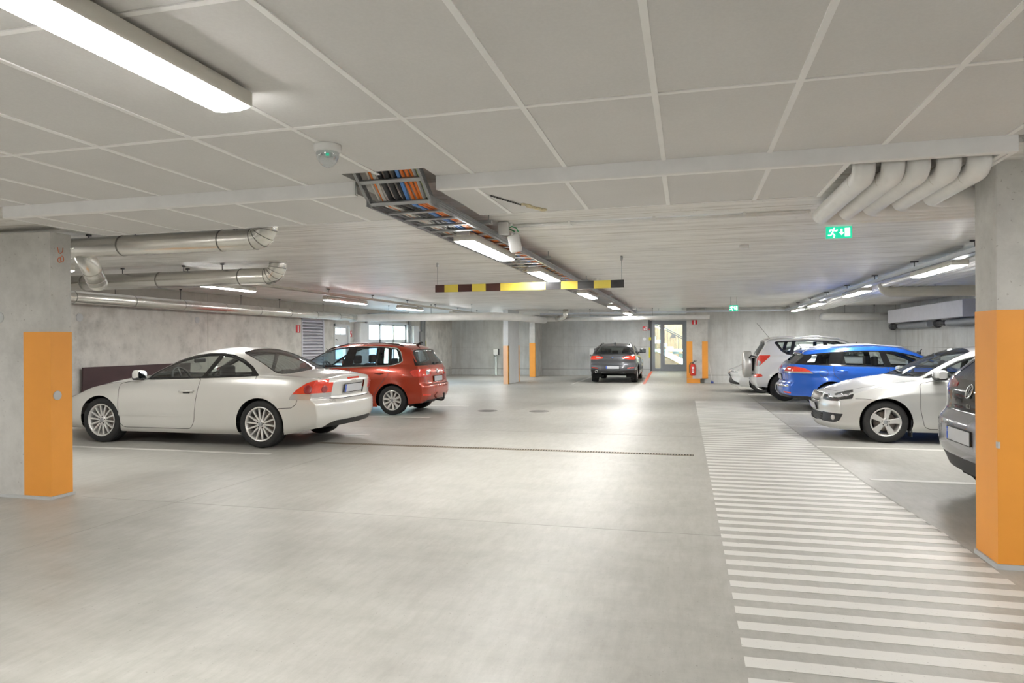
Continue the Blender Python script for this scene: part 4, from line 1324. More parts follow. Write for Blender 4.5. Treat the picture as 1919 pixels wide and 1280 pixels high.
# ---------------------------------------------------------------- 6 silver hatchback, nose in view
def hatchback():
    P = dict(L=4.66, W=.907, R=.316, xf=.88, xr=3.566, tw=.205, gap=.05, tumble=.42, kplan=.26, crown=.03, rc=.08, b0=.13,
        top=[(0, .735), (.10, .79), (.3, .86), (.7, .945), (1.08, 1.005), (1.22, 1.045), (1.5, 1.185), (1.85, 1.345), (2.1, 1.42), (2.5, 1.458), (3.0, 1.45), (3.5, 1.39), (4.0, 1.24), (4.4, 1.08), (4.6, 1.03), (4.66, 1.0)],
        belt=[(0, .66), (.25, .735), (.8, .86), (1.3, .93), (2, .96), (3, .985), (4, 1.0), (4.66, .96)],
        bottom=[(0, .19), (.3, .18), (.9, .17), (3.4, .17), (4.2, .22), (4.66, .28)],
        pf=[(.12, .12), (.22, .03), (.30, .0), (.45, .015), (.52, .0), (.62, .02), (.70, .05), (.76, .11), (.84, .22)], cf=.44, exf=2.15,
        pr=[(.2, .14), (.36, .03), (.5, 0), (.66, .02), (.9, .08), (1.0, .14)], cr=.24,
        side=[(0, .92), (.06, .955), (.2, .982), (.4, .985), (.62, .99), (.74, 1.0), (.84, .985), (.94, .965), (1, .94)],
        crease=[(.77, .008, .035, .9, 4.4)], mirx=1.85, mirz=1.27)
    root = empty('hatchback', (1.927, 11.76, 0), 0, 'silver hatchback with its nose towards the striped walkway', 'car', 'parked cars', .955)
    c = Car(P); pm = 'silver2'
    for xw in (P['xf'], P['xr']):
        c.cut('arch', 'side', circ(xw, P['R'], P['R'] + P['gap'], 40))
    dl = [(1.43, .985), (1.62, 1.10), (1.9, 1.235), (2.2, 1.325), (2.6, 1.365), (3.1, 1.35), (3.5, 1.28), (3.8, 1.16), (3.95, 1.06), (2.5, 1.0)]
    c.cut('trimline', 'side', rnd(ring(dl, .012), .02))
    c.cut('frame', 'side', rnd(dl, .02))
    c.cut('wina', 'side', rnd([(1.51, 1.005), (1.64, 1.085), (1.70, 1.11), (1.70, 1.01)], .015))
    c.cut('winb', 'side', rnd([(1.74, 1.012), (1.74, 1.14), (1.92, 1.225), (2.2, 1.305), (2.46, 1.338), (2.44, 1.02)], .02))
    c.cut('winc', 'side', rnd([(2.52, 1.022), (2.56, 1.342), (3.1, 1.328), (3.38, 1.28), (3.40, 1.05)], .02))
    c.cut('wind', 'side', rnd([(3.47, 1.055), (3.46, 1.265), (3.76, 1.15), (3.86, 1.075)], .02))
    d1 = rnd([(1.34, .91), (1.35, .5), (1.40, .26), (1.46, .225), (2.44, .225), (2.49, .985), (1.6, .955)], .05)
    d2 = rnd([(2.49, .225), (3.08, .225), (3.16, .4), (3.38, .68), (3.52, .8), (3.55, 1.01), (2.53, .99)], .05)
    for d in (d1, d2):
        c.cut('door' + str(d is d2), 'side', d, over=['body'])
        c.cut('seam', 'side', strip(d + [d[0]], .008), over=['body', 'doorFalse', 'doorTrue'])
    ws = rnd([(1.10, 0), (1.20, .45), (1.42, .71), (2.10, .56), (2.14, .3), (2.16, 0)], .05, closed=False)
    c.cut('wsband', 'top', ring(ws, .02)); c.cut('windscreen', 'top', ws)
    # bonnet shut line and bumper seam
    c.cut('seam', 'top', strip([(.17, 0), (.20, .30), (.26, .46), (.45, .62), (.7, .70), (1.0, .745), (1.3, .77)], .008), over=['body'])
    c.cut('seam', 'side', strip([(.46, .665), (.60, .665), (.68, .66)], .007), over=['body'])
    # lamps and grilles
    hl = rnd([(.44, .645), (.455, .70), (.50, .735), (.70, .77), (.98, .79), (.98, .63), (.60, .615)], .015)
    c.cut('head', 'front', hl); c.cut('head', 'side', rnd([(-.2, .62), (-.2, .76), (.20, .765), (.45, .80), (.47, .79), (.42, .665), (.15, .63)], .015))
    c.cut('grille', 'front', rnd([(0, .585), (0, .725), (.36, .725), (.41, .70), (.36, .585)], .02, closed=False))
    c.cut('lowgrille', 'front', rnd([(0, .285), (0, .42), (.50, .42), (.46, .285)], .015, closed=False))
    c.cut('fog', 'front', rnd([(.505, .42), (.90, .43), (.86, .34), (.78, .295), (.475, .285)], .015)); c.cut('fog', 'side', rnd([(.0, .43), (.29, .43), (.24, .33), (.18, .29), (.0, .28)], .015))
    c.cut('tail', 'rear', rnd([(.5, .80), (.5, .93), (.98, .95), (.98, .76)], .02)); c.cut('tail', 'side', [(4.3, .93), (4.8, .95), (4.8, .76), (4.36, .80)])
    rw = rnd([(3.55, 0), (3.53, .35), (3.5, .52), (4.2, .68), (4.30, .5), (4.36, 0)], .04, closed=False)
    c.cut('rearglass', 'top', rw, cond=lambda p, n: p.x > 3.2)
    std_finish(c, root, M, pm, 'glass', rear_glass='glassdark')
    c.part('trimline', 'window_trim', M['chrome'], root, 'pair', off=.001)
    c.part('tail', 'tail_light', M['red'], root, 'pair', off=.004, th=.02)
    gr = c.part('grille', 'grille', M['glossblack'], root, 'single', off=-.018)[0]
    lg = c.part('lowgrille', 'lower_grille', M['blackplastic'], root, 'single', off=-.02)[0]
    fg = c.part('fog', 'fog_lamp_surround', M['blackplastic'], root, 'pair', off=-.008)
    hd = c.part('head', 'headlight', M['lens'], root, 'pair', off=.003, th=.02)
    hb = c.part('head', 'headlight_housing', M['glossblack'], root, 'pair', off=-.035)
    # vertical bars and frame of the grille, lamp units
    m = MB()
    for k in range(19):
        y = -.36 + .72 * k / 18
        p0, _ = c.on_end(abs(y) + .001, .60, 'front'); p1, _ = c.on_end(abs(y) + .001, .71, 'front')
        m.tube([(p0.x + .008, y, .60), (p1.x + .008, y, .71)], .0055, 6)
    m.build('grille_bar', M['alloy'], gr)
    m = MB(); pts = []
    for (y, z) in [(-.36, .588), (-.405, .70), (-.36, .722), (-.2, .724), (0, .724), (.2, .724), (.36, .722), (.405, .70), (.36, .588), (.2, .586), (0, .586), (-.2, .586), (-.36, .588)]:
        p, _ = c.on_end(abs(y) + .001, z, 'front'); pts.append((p.x - .004, y, z))
    m.tube(pts, .010, 8); m.build('grille_frame', M['chrome'], gr)
    m = MB()
    for z in (.315, .35, .385):
        pts = []
        for y in np.linspace(-.46, .46, 13):
            p, _ = c.on_end(abs(float(y)) + .001, z, 'front'); pts.append((p.x + .004, float(y), z))
        m.tube(pts, .007, 6)
    m.build('grille_mesh', M['blackplastic'], lg)
    for o in hb:
        sd = 1 if sum(v.co.y for v in o.data.vertices) > 0 else -1
        m = MB()
        for (y, z, r) in ((.55, .685, .036), (.665, .70, .046), (.76, .715, .036)):
            p, n = c.on_end(y, z, 'front'); cc = Vector((p.x + .028, p.y * sd, z)); nn = Vector((n.x * .8, n.y * sd * .6, n.z * .3)).normalized()
            rot = nn.to_track_quat('Z', 'Y').to_matrix(); q = MB(); q.lathe([(0, .012), (r * .5, .010), (r * .9, .0), (r, .012), (r * 1.04, .0)], axis='Z', n=20)
            m.add([rot @ Vector(v) + cc for v in q.v], q.f, 0, True)
        m.build('lamp_unit', M['reflector'], o)
    for o in fg:
        sd = 1 if sum(v.co.y for v in o.data.vertices) > 0 else -1
        p, n = c.on_end(.72, .355, 'front'); m = MB(); nn = Vector((n.x, n.y * sd * .7, 0)).normalized()
        rot = nn.to_track_quat('Z', 'Y').to_matrix(); q = MB(); q.lathe([(0, .012), (.03, .008), (.042, .0), (.045, -.01)], axis='Z', n=20)
        m.add([rot @ Vector(v) + Vector((p.x + .004, p.y * sd, .36)) for v in q.v], q.f, 0, True); m.build('fog_lamp', M['white_lens'], o)
    p, n = c.on_end(0, .50, 'front'); plate(c, root, M, .50, 'front', .50, .11, blue=True, off=.006)
    emblem_ring(c, root, M, 0, .765, .042, 'front', 'plain')
    handle(c, root, M, 2.32, .86, M[pm]); handle(c, root, M, 3.36, .89, M[pm])
    side_mirrors(c, root, M, 1.60, 1.04, M[pm], (.15, .22, .145), .13)
    add_wells(c, root, M, M[pm]); underbody(c, root, M); add_wheels(P, root, M, 'five', .218)
    m = MB()
    for sd in (1, -1):
        m.bb(P['xf'] + .345, P['xf'] + .36, (P['W'] - .21) * sd, (P['W'] - .04) * sd, .10, .36)
    m.build('mud_flap', M['blackplastic'], root)
    cabin(P, root, M, 1.55, 2.2, 3.0, -.02, -1)
    w = MB()
    for y0, y1 in ((.55, .0), (-.05, -.6)):
        a, _ = c.on_top(1.24 + abs(y0) * .1, abs(y0) + .01, .012); b, _ = c.on_top(1.27 + abs(y1) * .1, abs(y1) + .01, .014)
        w.tube([(a.x, y0, a.z), (b.x, y1, b.z)], .009, 6)
    w.build('wiper', M['blackplastic'], root)
    return root

# ---------------------------------------------------------------- 7 grey electric hatchback behind the right pillar
def compact():
    P = dict(L=4.26, W=.905, R=.345, xf=.83, xr=3.59, tw=.215, gap=.045, tumble=.34, kplan=.24, crown=.03, rc=.08, b0=.14, rdepth=.9,
        top=[(0, .80), (.12, .86), (.4, .95), (.7, 1.03), (.9, 1.12), (1.3, 1.33), (1.7, 1.48), (2.1, 1.545), (2.6, 1.56), (3.2, 1.54), (3.8, 1.49), (4.1, 1.455), (4.26, 1.42)],
        belt=[(0, .72), (.4, .86), (1, .96), (2, 1.0), (3, 1.04), (3.8, 1.10), (4.26, 1.12)],
        bottom=[(0, .2), (.5, .18), (3.4, .18), (3.9, .24), (4.26, .30)],
        pf=[(.15, .1), (.35, .02), (.5, 0), (.7, .03), (.85, .12)],
        pr=[(.2, .18), (.30, .10), (.42, .05), (.46, .02), (.58, 0), (.70, .0), (.78, .02), (.84, .07), (1.0, .08), (1.12, .12), (1.38, .34), (1.46, .34)], cr=.24, exr=2.6,
        mirx=1.5, mirz=1.4)
    root = empty('electric_hatchback', (6.58, 6.85, 0), math.pi, 'dark grey hatchback half hidden by the right orange pillar', 'car', 'parked cars', 1.0)
    c = Car(P); pm = 'grey3'
    for xw in (P['xf'], P['xr']):
        c.cut('arch', 'side', circ(xw, P['R'], P['R'] + P['gap'], 32))
    dl = [(1.0, 1.02), (1.4, 1.26), (1.8, 1.40), (2.2, 1.46), (3.0, 1.455), (3.5, 1.41), (3.72, 1.24), (3.6, 1.13), (2.4, 1.05)]
    c.cut('frame', 'side', rnd(dl, .03))
    c.cut('winb', 'side', rnd([(1.5, 1.05), (1.5, 1.27), (1.8, 1.38), (2.2, 1.435), (2.3, 1.435), (2.28, 1.07)], .02))
    c.cut('winc', 'side', rnd([(2.40, 1.075), (2.42, 1.435), (3.0, 1.43), (3.2, 1.41), (3.25, 1.12)], .02))
    d1 = rnd([(1.2, .94), (1.22, .32), (1.3, .25), (2.32, .25), (2.37, 1.04), (1.5, 1.0)], .05)
    c.cut('doorA', 'side', d1, over=['body']); c.cut('seam', 'side', strip(d1 + [d1[0]], .009), over=['body', 'doorA'])
    ws = rnd([(.85, 0), (.95, .45), (1.15, .72), (1.9, .60), (1.95, .3), (1.97, 0)], .05, closed=False)
    c.cut('wsband', 'top', ring(ws, .02)); c.cut('windscreen', 'top', ws)
    c.cut('hatch', 'rear', rnd([(0, .84), (0, 1.42), (.56, 1.40), (.66, 1.30), (.74, 1.10), (.72, .90), (.68, .84)], .03, closed=False))
    c.cut('rearglass', 'rear', rnd([(0, 1.13), (0, 1.37), (.50, 1.355), (.60, 1.14)], .03, closed=False))
    c.cut('tail', 'rear', rnd([(.34, 1.06), (.34, 1.10), (.62, 1.15), (.98, 1.165), (.98, 1.02), (.66, 1.03)], .015)); c.cut('tail', 'side', rnd([(3.95, 1.14), (4.4, 1.17), (4.4, 1.02), (4.05, 1.04)], .015))
    c.cut('lower', 'rear', rnd([(0, .1), (0, .44), (.62, .44), (.98, .40), (.98, .1)], .02, closed=False)); c.cut('lower', 'side', [(3.95, .1), (4.0, .30), (4.2, .40), (4.4, .42), (4.4, .1)], over=['body'])
    c.cut('head', 'front', rnd([(.42, .70), (.42, .80), (.95, .86), (.95, .72)], .02)); c.cut('head', 'side', [(-.1, .72), (-.1, .82), (.45, .88), (.35, .76)])
    std_finish(c, root, M, pm, 'glassdark', rear_glass='glassdark')
    c.part('hatch', 'tailgate', M['glossblack'], root, 'single', off=.001)
    c.part('tail', 'tail_light', M['reddark'], root, 'pair', off=.006, th=.02)
    c.part('head', 'headlight', M['reflector'], root, 'pair', off=.003, th=.02)
    emblem_ring(c, root, M, 0, 1.035, .066)
    end_text(c, root, M, 'ID.3', 0, .90, .052, 'chrome', name='model_lettering', sx=1.1)
    plate(c, root, M, .645, 'rear', .52, .115, off=.006)
    handle(c, root, M, 2.2, .90, M[pm])
    side_mirrors(c, root, M, 1.40, 1.12, M[pm], (.15, .22, .15), .13)
    add_wells(c, root, M, M[pm]); underbody(c, root, M); add_wheels(P, root, M, 'five', .24)
    cabin(P, root, M, 1.4, 2.1, 3.0, .12, 1)
    return root

# ---------------------------------------------------------------- 8 white small car behind the off-roader
def smallcar():
    P = dict(L=4.3, W=.88, R=.316, xf=.9, xr=3.5, tw=.205, gap=.045, tumble=.38, kplan=.26, crown=.03, b0=.13,
        top=[(0, .70), (.10, .76), (.4, .88), (.8, .97), (1.0, 1.03), (1.4, 1.23), (1.8, 1.39), (2.2, 1.46), (2.7, 1.475), (3.3, 1.44), (3.9, 1.36), (4.3, 1.28)],
        belt=[(0, .62), (.3, .74), (.9, .90), (2, .97), (3, 1.0), (4.3, 1.02)],
        bottom=[(0, .2), (.4, .18), (3.4, .18), (4.3, .28)],
        pf=[(.12, .16), (.22, .06), (.32, .0), (.46, .04), (.56, .0), (.66, .03), (.72, .12), (.78, .2)], cf=.46, exf=2.1,
        pr=[(.2, .14), (.4, 0), (.6, .02), (.9, .08), (1.28, .3)], cr=.26, mirx=1.5, mirz=1.28)
    root = empty('small_hatchback', (1.16, 21.35, 0), 0, 'white small hatchback, nose just showing behind the off-roader spare wheel', 'car', 'parked cars', .96)
    c = Car(P); pm = 'whitepaint'
    for xw in (P['xf'], P['xr']):
        c.cut('arch', 'side', circ(xw, P['R'], P['R'] + P['gap'], 32))
    dl = [(1.2, .98), (1.6, 1.19), (2.0, 1.31), (2.5, 1.36), (3.2, 1.32), (3.7, 1.16), (2.4, 1.0)]
    c.cut('frame', 'side', rnd(dl, .03)); c.cut('winb', 'side', rnd([(1.42, 1.01), (1.62, 1.17), (2.0, 1.29), (2.34, 1.33), (2.32, 1.02)], .02)); c.cut('winc', 'side', rnd([(2.42, 1.02), (2.44, 1.335), (3.15, 1.30), (3.3, 1.1)], .02))
    d1 = rnd([(1.3, .9), (1.32, .3), (1.4, .24), (2.34, .24), (2.4, .98), (1.5, .94)], .05)
    c.cut('doorA', 'side', d1, over=['body']); c.cut('seam', 'side', strip(d1 + [d1[0]], .009), over=['body', 'doorA'])
    ws = rnd([(.95, 0), (1.05, .45), (1.25, .68), (1.9, .55), (1.96, 0)], .05, closed=False); c.cut('windscreen', 'top', ws)
    c.cut('head', 'front', rnd([(.34, .60), (.36, .64), (.6, .70), (.9, .74), (.9, .63), (.6, .60)], .01)); c.cut('head', 'side', [(-.1, .62), (-.1, .72), (.42, .78), (.34, .68)])
    c.cut('grille', 'front', rnd([(0, .56), (0, .61), (.36, .62), (.34, .57)], .01, closed=False)); c.cut('lowgrille', 'front', rnd([(0, .24), (0, .44), (.38, .44), (.46, .40), (.84, .30), (.80, .24)], .02, closed=False))
    c.cut('tail', 'rear', rnd([(.5, .85), (.5, .98), (.95, 1.0), (.95, .8)], .02))
    std_finish(c, root, M, pm, 'glass')
    c.part('head', 'headlight', M['reflector'], root, 'pair', off=.003, th=.02); c.part('grille', 'grille', M['glossblack'], root, 'single', off=-.004); c.part('lowgrille', 'lower_grille', M['blackplastic'], root, 'single', off=-.012); c.part('tail', 'tail_light', M['red'], root, 'pair', off=.004)
    side_mirrors(c, root, M, 1.40, 1.03, M[pm]); add_wells(c, root, M, M[pm]); underbody(c, root, M); add_wheels(P, root, M, 'five', .215); cabin(P, root, M, 1.4, 2.1, 2.9, 0, -1)
    plate(c, root, M, .50, 'front', .5, .11, off=.006)
    return root
# ------------------------------------------------------------------ the garage
R_ = {}
def concrete(name, col, streak=None, dark=.30, rough=.75, bump=.15, blot=.9, lines=(), sk=.8, spec=.35, topstain=None):
    """cast concrete: clouds, blotches, pores, optional board streaks and joint lines (axis, spacing, offset, half width)"""
    m, nt, b = _new(name)
    v = _world(nt)
    big = _noise(nt, v, .55, 6, .6)
    mid = _noise(nt, v, 3.2, 8, .65)
    fine = _noise(nt, v, 60, 3, .6)
    f = _math(nt, 'MULTIPLY_ADD', mid, .55, _math(nt, 'MULTIPLY', big, .45))
    lo = [c * (1 - dark * blot) for c in col]; hi = [min(1, c * (1 + dark * .45)) for c in col]
    colr = _ramp(nt, f, [(.36, lo), (.52, col), (.66, hi)])
    if streak:
        s = _noise(nt, _world(nt, streak), 1.0, 7, .7)
        colr = _mix(nt, sk, colr, _ramp(nt, s, [(.34, (.66, .63, .60)), (.5, (.97, .97, .97)), (.66, (1.14, 1.14, 1.14))]), 'MULTIPLY')
    pore = _ramp(nt, _noise(nt, v, 34, 2, .5), [(.26, (.55, .52, .5)), (.31, (1, 1, 1))])
    colr = _mix(nt, .6, colr, pore, 'MULTIPLY')
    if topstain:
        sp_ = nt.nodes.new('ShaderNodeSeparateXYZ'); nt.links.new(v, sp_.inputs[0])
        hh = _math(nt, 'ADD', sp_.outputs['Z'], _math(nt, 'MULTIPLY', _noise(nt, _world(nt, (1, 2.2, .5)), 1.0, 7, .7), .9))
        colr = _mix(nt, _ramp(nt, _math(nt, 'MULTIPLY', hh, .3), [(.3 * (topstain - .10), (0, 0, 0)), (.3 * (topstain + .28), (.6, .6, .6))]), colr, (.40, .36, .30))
    if lines:
        sep = nt.nodes.new('ShaderNodeSeparateXYZ'); nt.links.new(_world(nt), sep.inputs[0])
        for (ax, sp, off, hw, c) in lines:
            o = sep.outputs['XYZ'.index(ax)]
            if sp:
                d = _math(nt, 'ABSOLUTE', _math(nt, 'SUBTRACT', _math(nt, 'MODULO', _math(nt, 'ADD', o, 1000 * sp - off + sp / 2), sp), sp / 2))
            else:
                d = _math(nt, 'ABSOLUTE', _math(nt, 'SUBTRACT', o, off))
            k = _math(nt, 'LESS_THAN', d, hw)
            colr = _mix(nt, k, colr, c)
    nt.links.new(colr, b.inputs['Base Color'])
    b.inputs['Roughness'].default_value = rough
    b.inputs['Specular IOR Level'].default_value = spec
    _bump(nt, b, _math(nt, 'MULTIPLY_ADD', fine, .4, mid), bump, .01)
    return m

def floor_mat():
    m, nt, b = _new('floor concrete')
    v = _world(nt)
    big = _noise(nt, v, .33, 7, .62)
    mid = _noise(nt, _world(nt, (1, 2.0, 1)), 1.6, 8, .68)
    f = _math(nt, 'MULTIPLY_ADD', mid, .5, _math(nt, 'MULTIPLY', big, .5))
    col = _ramp(nt, f, [(.34, (.30, .293, .266)), (.5, (.392, .384, .353)), (.64, (.465, .457, .425))])
    spk = _ramp(nt, _noise(nt, v, 55, 2, .5), [(.25, (.5, .48, .45)), (.31, (1, 1, 1))])
    col = _mix(nt, .6, col, spk, 'MULTIPLY')
    sc = _noise(nt, _world(nt, (14, 3, 1)), 1.0, 6, .75)
    col = _mix(nt, .6, col, _ramp(nt, sc, [(.36, (.86, .85, .83)), (.6, (1.06, 1.06, 1.06))]), 'MULTIPLY')
    nt.links.new(col, b.inputs['Base Color'])
    rg = _ramp(nt, mid, [(.3, (.34, .34, .34)), (.7, (.52, .52, .52))])
    nt.links.new(rg, b.inputs['Roughness'])
    b.inputs['Specular IOR Level'].default_value = .3
    _bump(nt, b, _noise(nt, v, 90, 3, .6), .05, .005)
    return m

def panel_mat():
    m, nt, b = _new('ceiling board')
    v = _world(nt)
    n = _noise(nt, v, 1.1, 5, .6)
    fine = _noise(nt, v, 70, 2, .6)
    col = _ramp(nt, n, [(.3, (.69, .68, .67)), (.7, (.74, .73, .72))])
    col = _mix(nt, .25, col, _ramp(nt, fine, [(.35, (.9, .9, .9)), (.65, (1.05, 1.05, 1.05))]), 'MULTIPLY')
    nt.links.new(col, b.inputs['Base Color'])
    b.inputs['Roughness'].default_value = .85
    return m

def worn_paint(name, col, base=(.50, .49, .46), wear=.30):
    m, nt, b = _new(name)
    v = _world(nt)
    n = _noise(nt, v, 38, 5, .75)
    c2 = _ramp(nt, _noise(nt, v, 2.5, 5, .6), [(.3, [c * .93 for c in col]), (.7, col)])
    k = _ramp(nt, n, [(wear - .015, (1, 1, 1)), (wear + .015, (0, 0, 0))])
    nt.links.new(_mix(nt, k, c2, base), b.inputs['Base Color'])
    b.inputs['Roughness'].default_value = .5
    return m

R_['floor'] = floor_mat()
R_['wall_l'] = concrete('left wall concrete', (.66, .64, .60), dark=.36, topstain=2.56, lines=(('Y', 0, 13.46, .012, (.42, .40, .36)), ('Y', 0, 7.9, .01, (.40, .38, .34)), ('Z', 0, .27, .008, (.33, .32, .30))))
R_['wall'] = concrete('grey wall concrete', (.62, .625, .615), streak=(2.6, 2.6, .28), dark=.13, sk=.45, lines=(('Z', 0, .28, .010, (.27, .27, .26)), ('Z', 0, 1.27, .005, (.37, .37, .36)), ('X', 3.3, .1, .006, (.36, .36, .35))))
R_['slab'] = concrete('board-formed ceiling concrete', (.84, .825, .795), streak=(.55, 9, 9), dark=.12, bump=.25, rough=.42, spec=.55, lines=(('Y', 1.08, .9, .007, (.44, .39, .32)),))
R_['pillar'] = concrete('pillar concrete', (.60, .59, .565), dark=.25, bump=.2)
R_['pillarwhite'] = concrete('white washed concrete', (.66, .67, .68), dark=.08)
R_['panel'] = panel_mat()
R_['strip'] = plain('white batten', (.95, .945, .935), .5)
R_['fascia'] = plain('white fascia', (.92, .92, .925), .45)
R_['orange'] = worn_paint('orange pillar paint', (.90, .375, .055), (.42, .30, .18), .24)
R_['peach'] = worn_paint('faded orange paint', (.86, .55, .36), (.7, .55, .45), .2)
R_['floorpaint'] = worn_paint('white floor paint', (.69, .68, .645), (.46, .45, .42), .36)
R_['redline'] = worn_paint('red floor paint', (.60, .10, .04), (.5, .4, .35), .3)
R_['joint'] = plain('floor joint', (.36, .35, .32), .9)
R_['signlit'] = lamp_mat('lit sign white', (1, 1, 1), .8)
R_['grout'] = plain('grout', (.55, .56, .56), .8)
R_['duct'] = plain('galvanised duct', (.80, .785, .74), .27, .85, var=.1, nscale=3)
R_['ductdark'] = plain('duct seam', (.25, .24, .22), .4, .8)
R_['wpipe'] = plain('white pipe jacket', (.88, .875, .855), .35, 0, .2)
R_['steel'] = plain('zinc steel', (.42, .43, .44), .4, .8)
R_['steeldark'] = plain('dark steel', (.10, .10, .105), .5, .6)
R_['railwhite'] = plain('pale rail', (.62, .66, .72), .35, .4)
R_['lamp_body'] = plain('lamp housing', (.70, .68, .62), .5)
R_['lamp'] = lamp_mat('lamp diffuser', (1.0, .985, .955), 62.0)
R_['lamp_soft'] = lamp_mat('stair fill lamp shade', (1.0, .985, .955), 22.0)
R_['yellow'] = plain('warning yellow', (.74, .60, .09), .45)
R_['black'] = plain('warning black', (.018, .017, .018), .3)
R_['brownblack'] = plain('warning brown black', (.07, .025, .02), .35)
R_['exit'] = plain('exit green', (.02, .50, .30), .4)
_b = R_['exit'].node_tree.nodes['Principled BSDF']; _b.inputs['Emission Color'].default_value = (.01, .50, .28, 1); _b.inputs['Emission Strength'].default_value = .7
R_['signred'] = plain('sign red', (.68, .04, .05), .45)
R_['signwhite'] = plain('sign white', (.85, .85, .85), .45)
R_['signyellow'] = plain('handle yellow', (.72, .62, .04), .45)
R_['extred'] = plain('extinguisher red', (.66, .03, .02), .25, 0, .6)
R_['brownboard'] = plain('dark brown board', (.055, .028, .03), .5, var=.15, nscale=3)
R_['white'] = plain('white plastic', (.80, .80, .79), .4)
R_['doorgrey'] = plain('grey door frame', (.26, .275, .295), .45, .2)
R_['doorwhite'] = plain('white door leaf', (.70, .70, .70), .45)
R_['louvre'] = plain('louvre white', (.66, .66, .72), .4)
R_['void'] = plain('unlit void', (.02, .019, .017), .9)
R_['woodlow'] = plain('brown stair panel', (.26, .16, .10), .6)
R_['wood'] = plain('slatted wood', (.50, .29, .16), .55, var=.2, nscale=4)
R_['mint'] = plain('pale stair wall', (.66, .78, .72), .6)
R_['pane'] = glass('door pane', (.88, .95, .92), .04)
R_['dome'] = glass('sensor dome', (.80, .83, .84), .22)
R_['green'] = plain('green wire', (.03, .33, .12), .5)
R_['flex'] = plain('flexible hose', (.36, .38, .41), .4, .6)
R_['beige'] = plain('beige duct jacket', (.62, .59, .52), .5)
R_['bluebristle'] = plain('blue brush', (.04, .08, .40), .7)
R_['grate'] = plain('drain grate', (.30, .26, .20), .5, .5)
R_['iron'] = plain('cast iron cover', (.22, .21, .20), .6, .4)
R_['outside'] = plain('outside white wall', (.80, .80, .82), .7)
R_['outground'] = plain('outside ground', (.55, .55, .53), .8)
R_['foam'] = plain('yellow foam', (.66, .58, .38), .9, var=.2, nscale=40)
CABLES = {'white': (.62, .60, .56), 'black': (.03, .03, .032), 'blue': (.10, .26, .62), 'orange': (.78, .20, .03), 'grey': (.30, .30, .31), 'green and yellow': (.38, .48, .10)}
for k_, c_ in CABLES.items():
    R_['cable ' + k_] = plain(k_ + ' cable jacket', c_, .5)

XL, XR, YF, YB, YB2 = -10.69, 6.83, -7.0, 30.2, 25.2
SLAB, LOW, NEAR = 2.66, 2.60, 2.69
def struct(name, mb, mats, parent=None, bevel=0, recalc=True):
    o = mb.build(name, mats, parent, bevel, recalc=recalc)
    if parent is None: o['kind'] = 'structure'
    return o
def thing(name, mb, mats, label, cat, group=None, bevel=0.0, seg=2):
    return tag(mb.build(name, mats, None, bevel, seg), label, cat, group)

# floor, walls, slab
m = MB(); m.bb(-16.5, XR + .3, YF - .3, 36.5, -.2, 0); struct('floor', m, R_['floor'])
m = MB()
for (a, b, z0, z1) in ((YF, 17.40, 0, 2.75), (17.40, 18.60, 2.2, 2.75), (17.40, 18.60, 0, .45), (18.60, 19.22, 0, 2.75), (19.22, 20.24, 2.10, 2.75), (20.24, 21.45, 0, 2.75), (21.45, 25.02, 2.26, 2.75), (25.02, YB + .3, 0, 2.75)):
    m.bb(XL - .25, XL, a, b, z0, z1)
struct('wall_left', m, R_['wall_l'])
m = MB(); m.bb(XL, -1.52, YB, YB + .3, 0, 2.75); m.bb(-1.52, -.06, YB, YB + .3, 2.37, 2.75); m.bb(-1.52, -.06, YB - .0, YB + .3, -.05, .2); m.bb(-.06, .6, YB, YB + .3, 0, 2.75); struct('wall_back', m, R_['wall'])
m = MB(); m.bb(.55, XR + .3, YB2, YB2 + .3, 0, 2.75); struct('wall_back', m, R_['wall'])
m = MB(); m.bb(XR, XR + .3, YF, YB2 + .3, 0, 2.75); struct('wall_right', m, R_['wall'])
m = MB(); m.bb(XL - .25, XR + .3, YF - .3, YF, 0, 2.9); struct('wall_front', m, R_['wall'])
m = MB(); m.bb(XL - .25, XR + .3, 4.66, YB + .28, SLAB, SLAB + .25); m.bb(XL - .25, XR + .3, YF - .3, 4.66, 2.80, 3.05); struct('ceiling', m, R_['slab'])

# boarded ceiling with white battens: higher boards near the camera, a lower strip behind the fascia
TX0, TX1 = -2.36, -1.735            # slot for the cable tray
PX = 1.00                            # the white pipes come down to the right of this line
GX = [.507 + .6545 * k for k in range(-17, 10)]
m = MB()
for (a, b, y0, y1) in ((XL, TX0, YF, 4.6), (TX0, TX1, YF, 4.36), (TX1, XR, YF, 4.6)):
    m.bb(a, b, y0, y1, NEAR, NEAR + .05, 0)
for x in GX:
    if XL < x < XR: m.bb(x - .015, x + .015, YF, 4.6, NEAR - .006, NEAR + .001, 1)
for k in range(-8, 1):
    y = 3.355 + 1.322 * k
    if y > YF: m.bb(XL, XR, y - .014, y + .014, NEAR - .0055, NEAR + .001, 1)
struct('ceiling', m, [R_['panel'], R_['strip']], recalc=False)
m = MB()
for (a, b) in ((-5.69, TX0), (TX1, PX - .02), (1.80, 1.87)):
    m.bb(a, b, 4.6, 5.645, LOW, SLAB, 0)
    m.bb(a, b, 5.635, 5.65, LOW - .004, SLAB, 1)
for x in GX + [-5.68, PX - .03, 1.86]:
    if -5.7 < x < 1.88 and not (TX0 < x < TX1) and not (PX < x < 1.8): m.bb(x - .015, x + .015, 4.6, 5.64, LOW - .006, LOW + .001, 1)
struct('ceiling', m, [R_['panel'], R_['strip']], recalc=False)
m = MB()
for (a, b) in ((-5.69, TX0 - .01), (TX1 + .0, 1.87)):
    m.bb(a, b, 4.585, 4.60, LOW - .002, NEAR, 0)
    m.bb(a, b, 4.585, 4.63, LOW - .010, LOW - .002, 1)
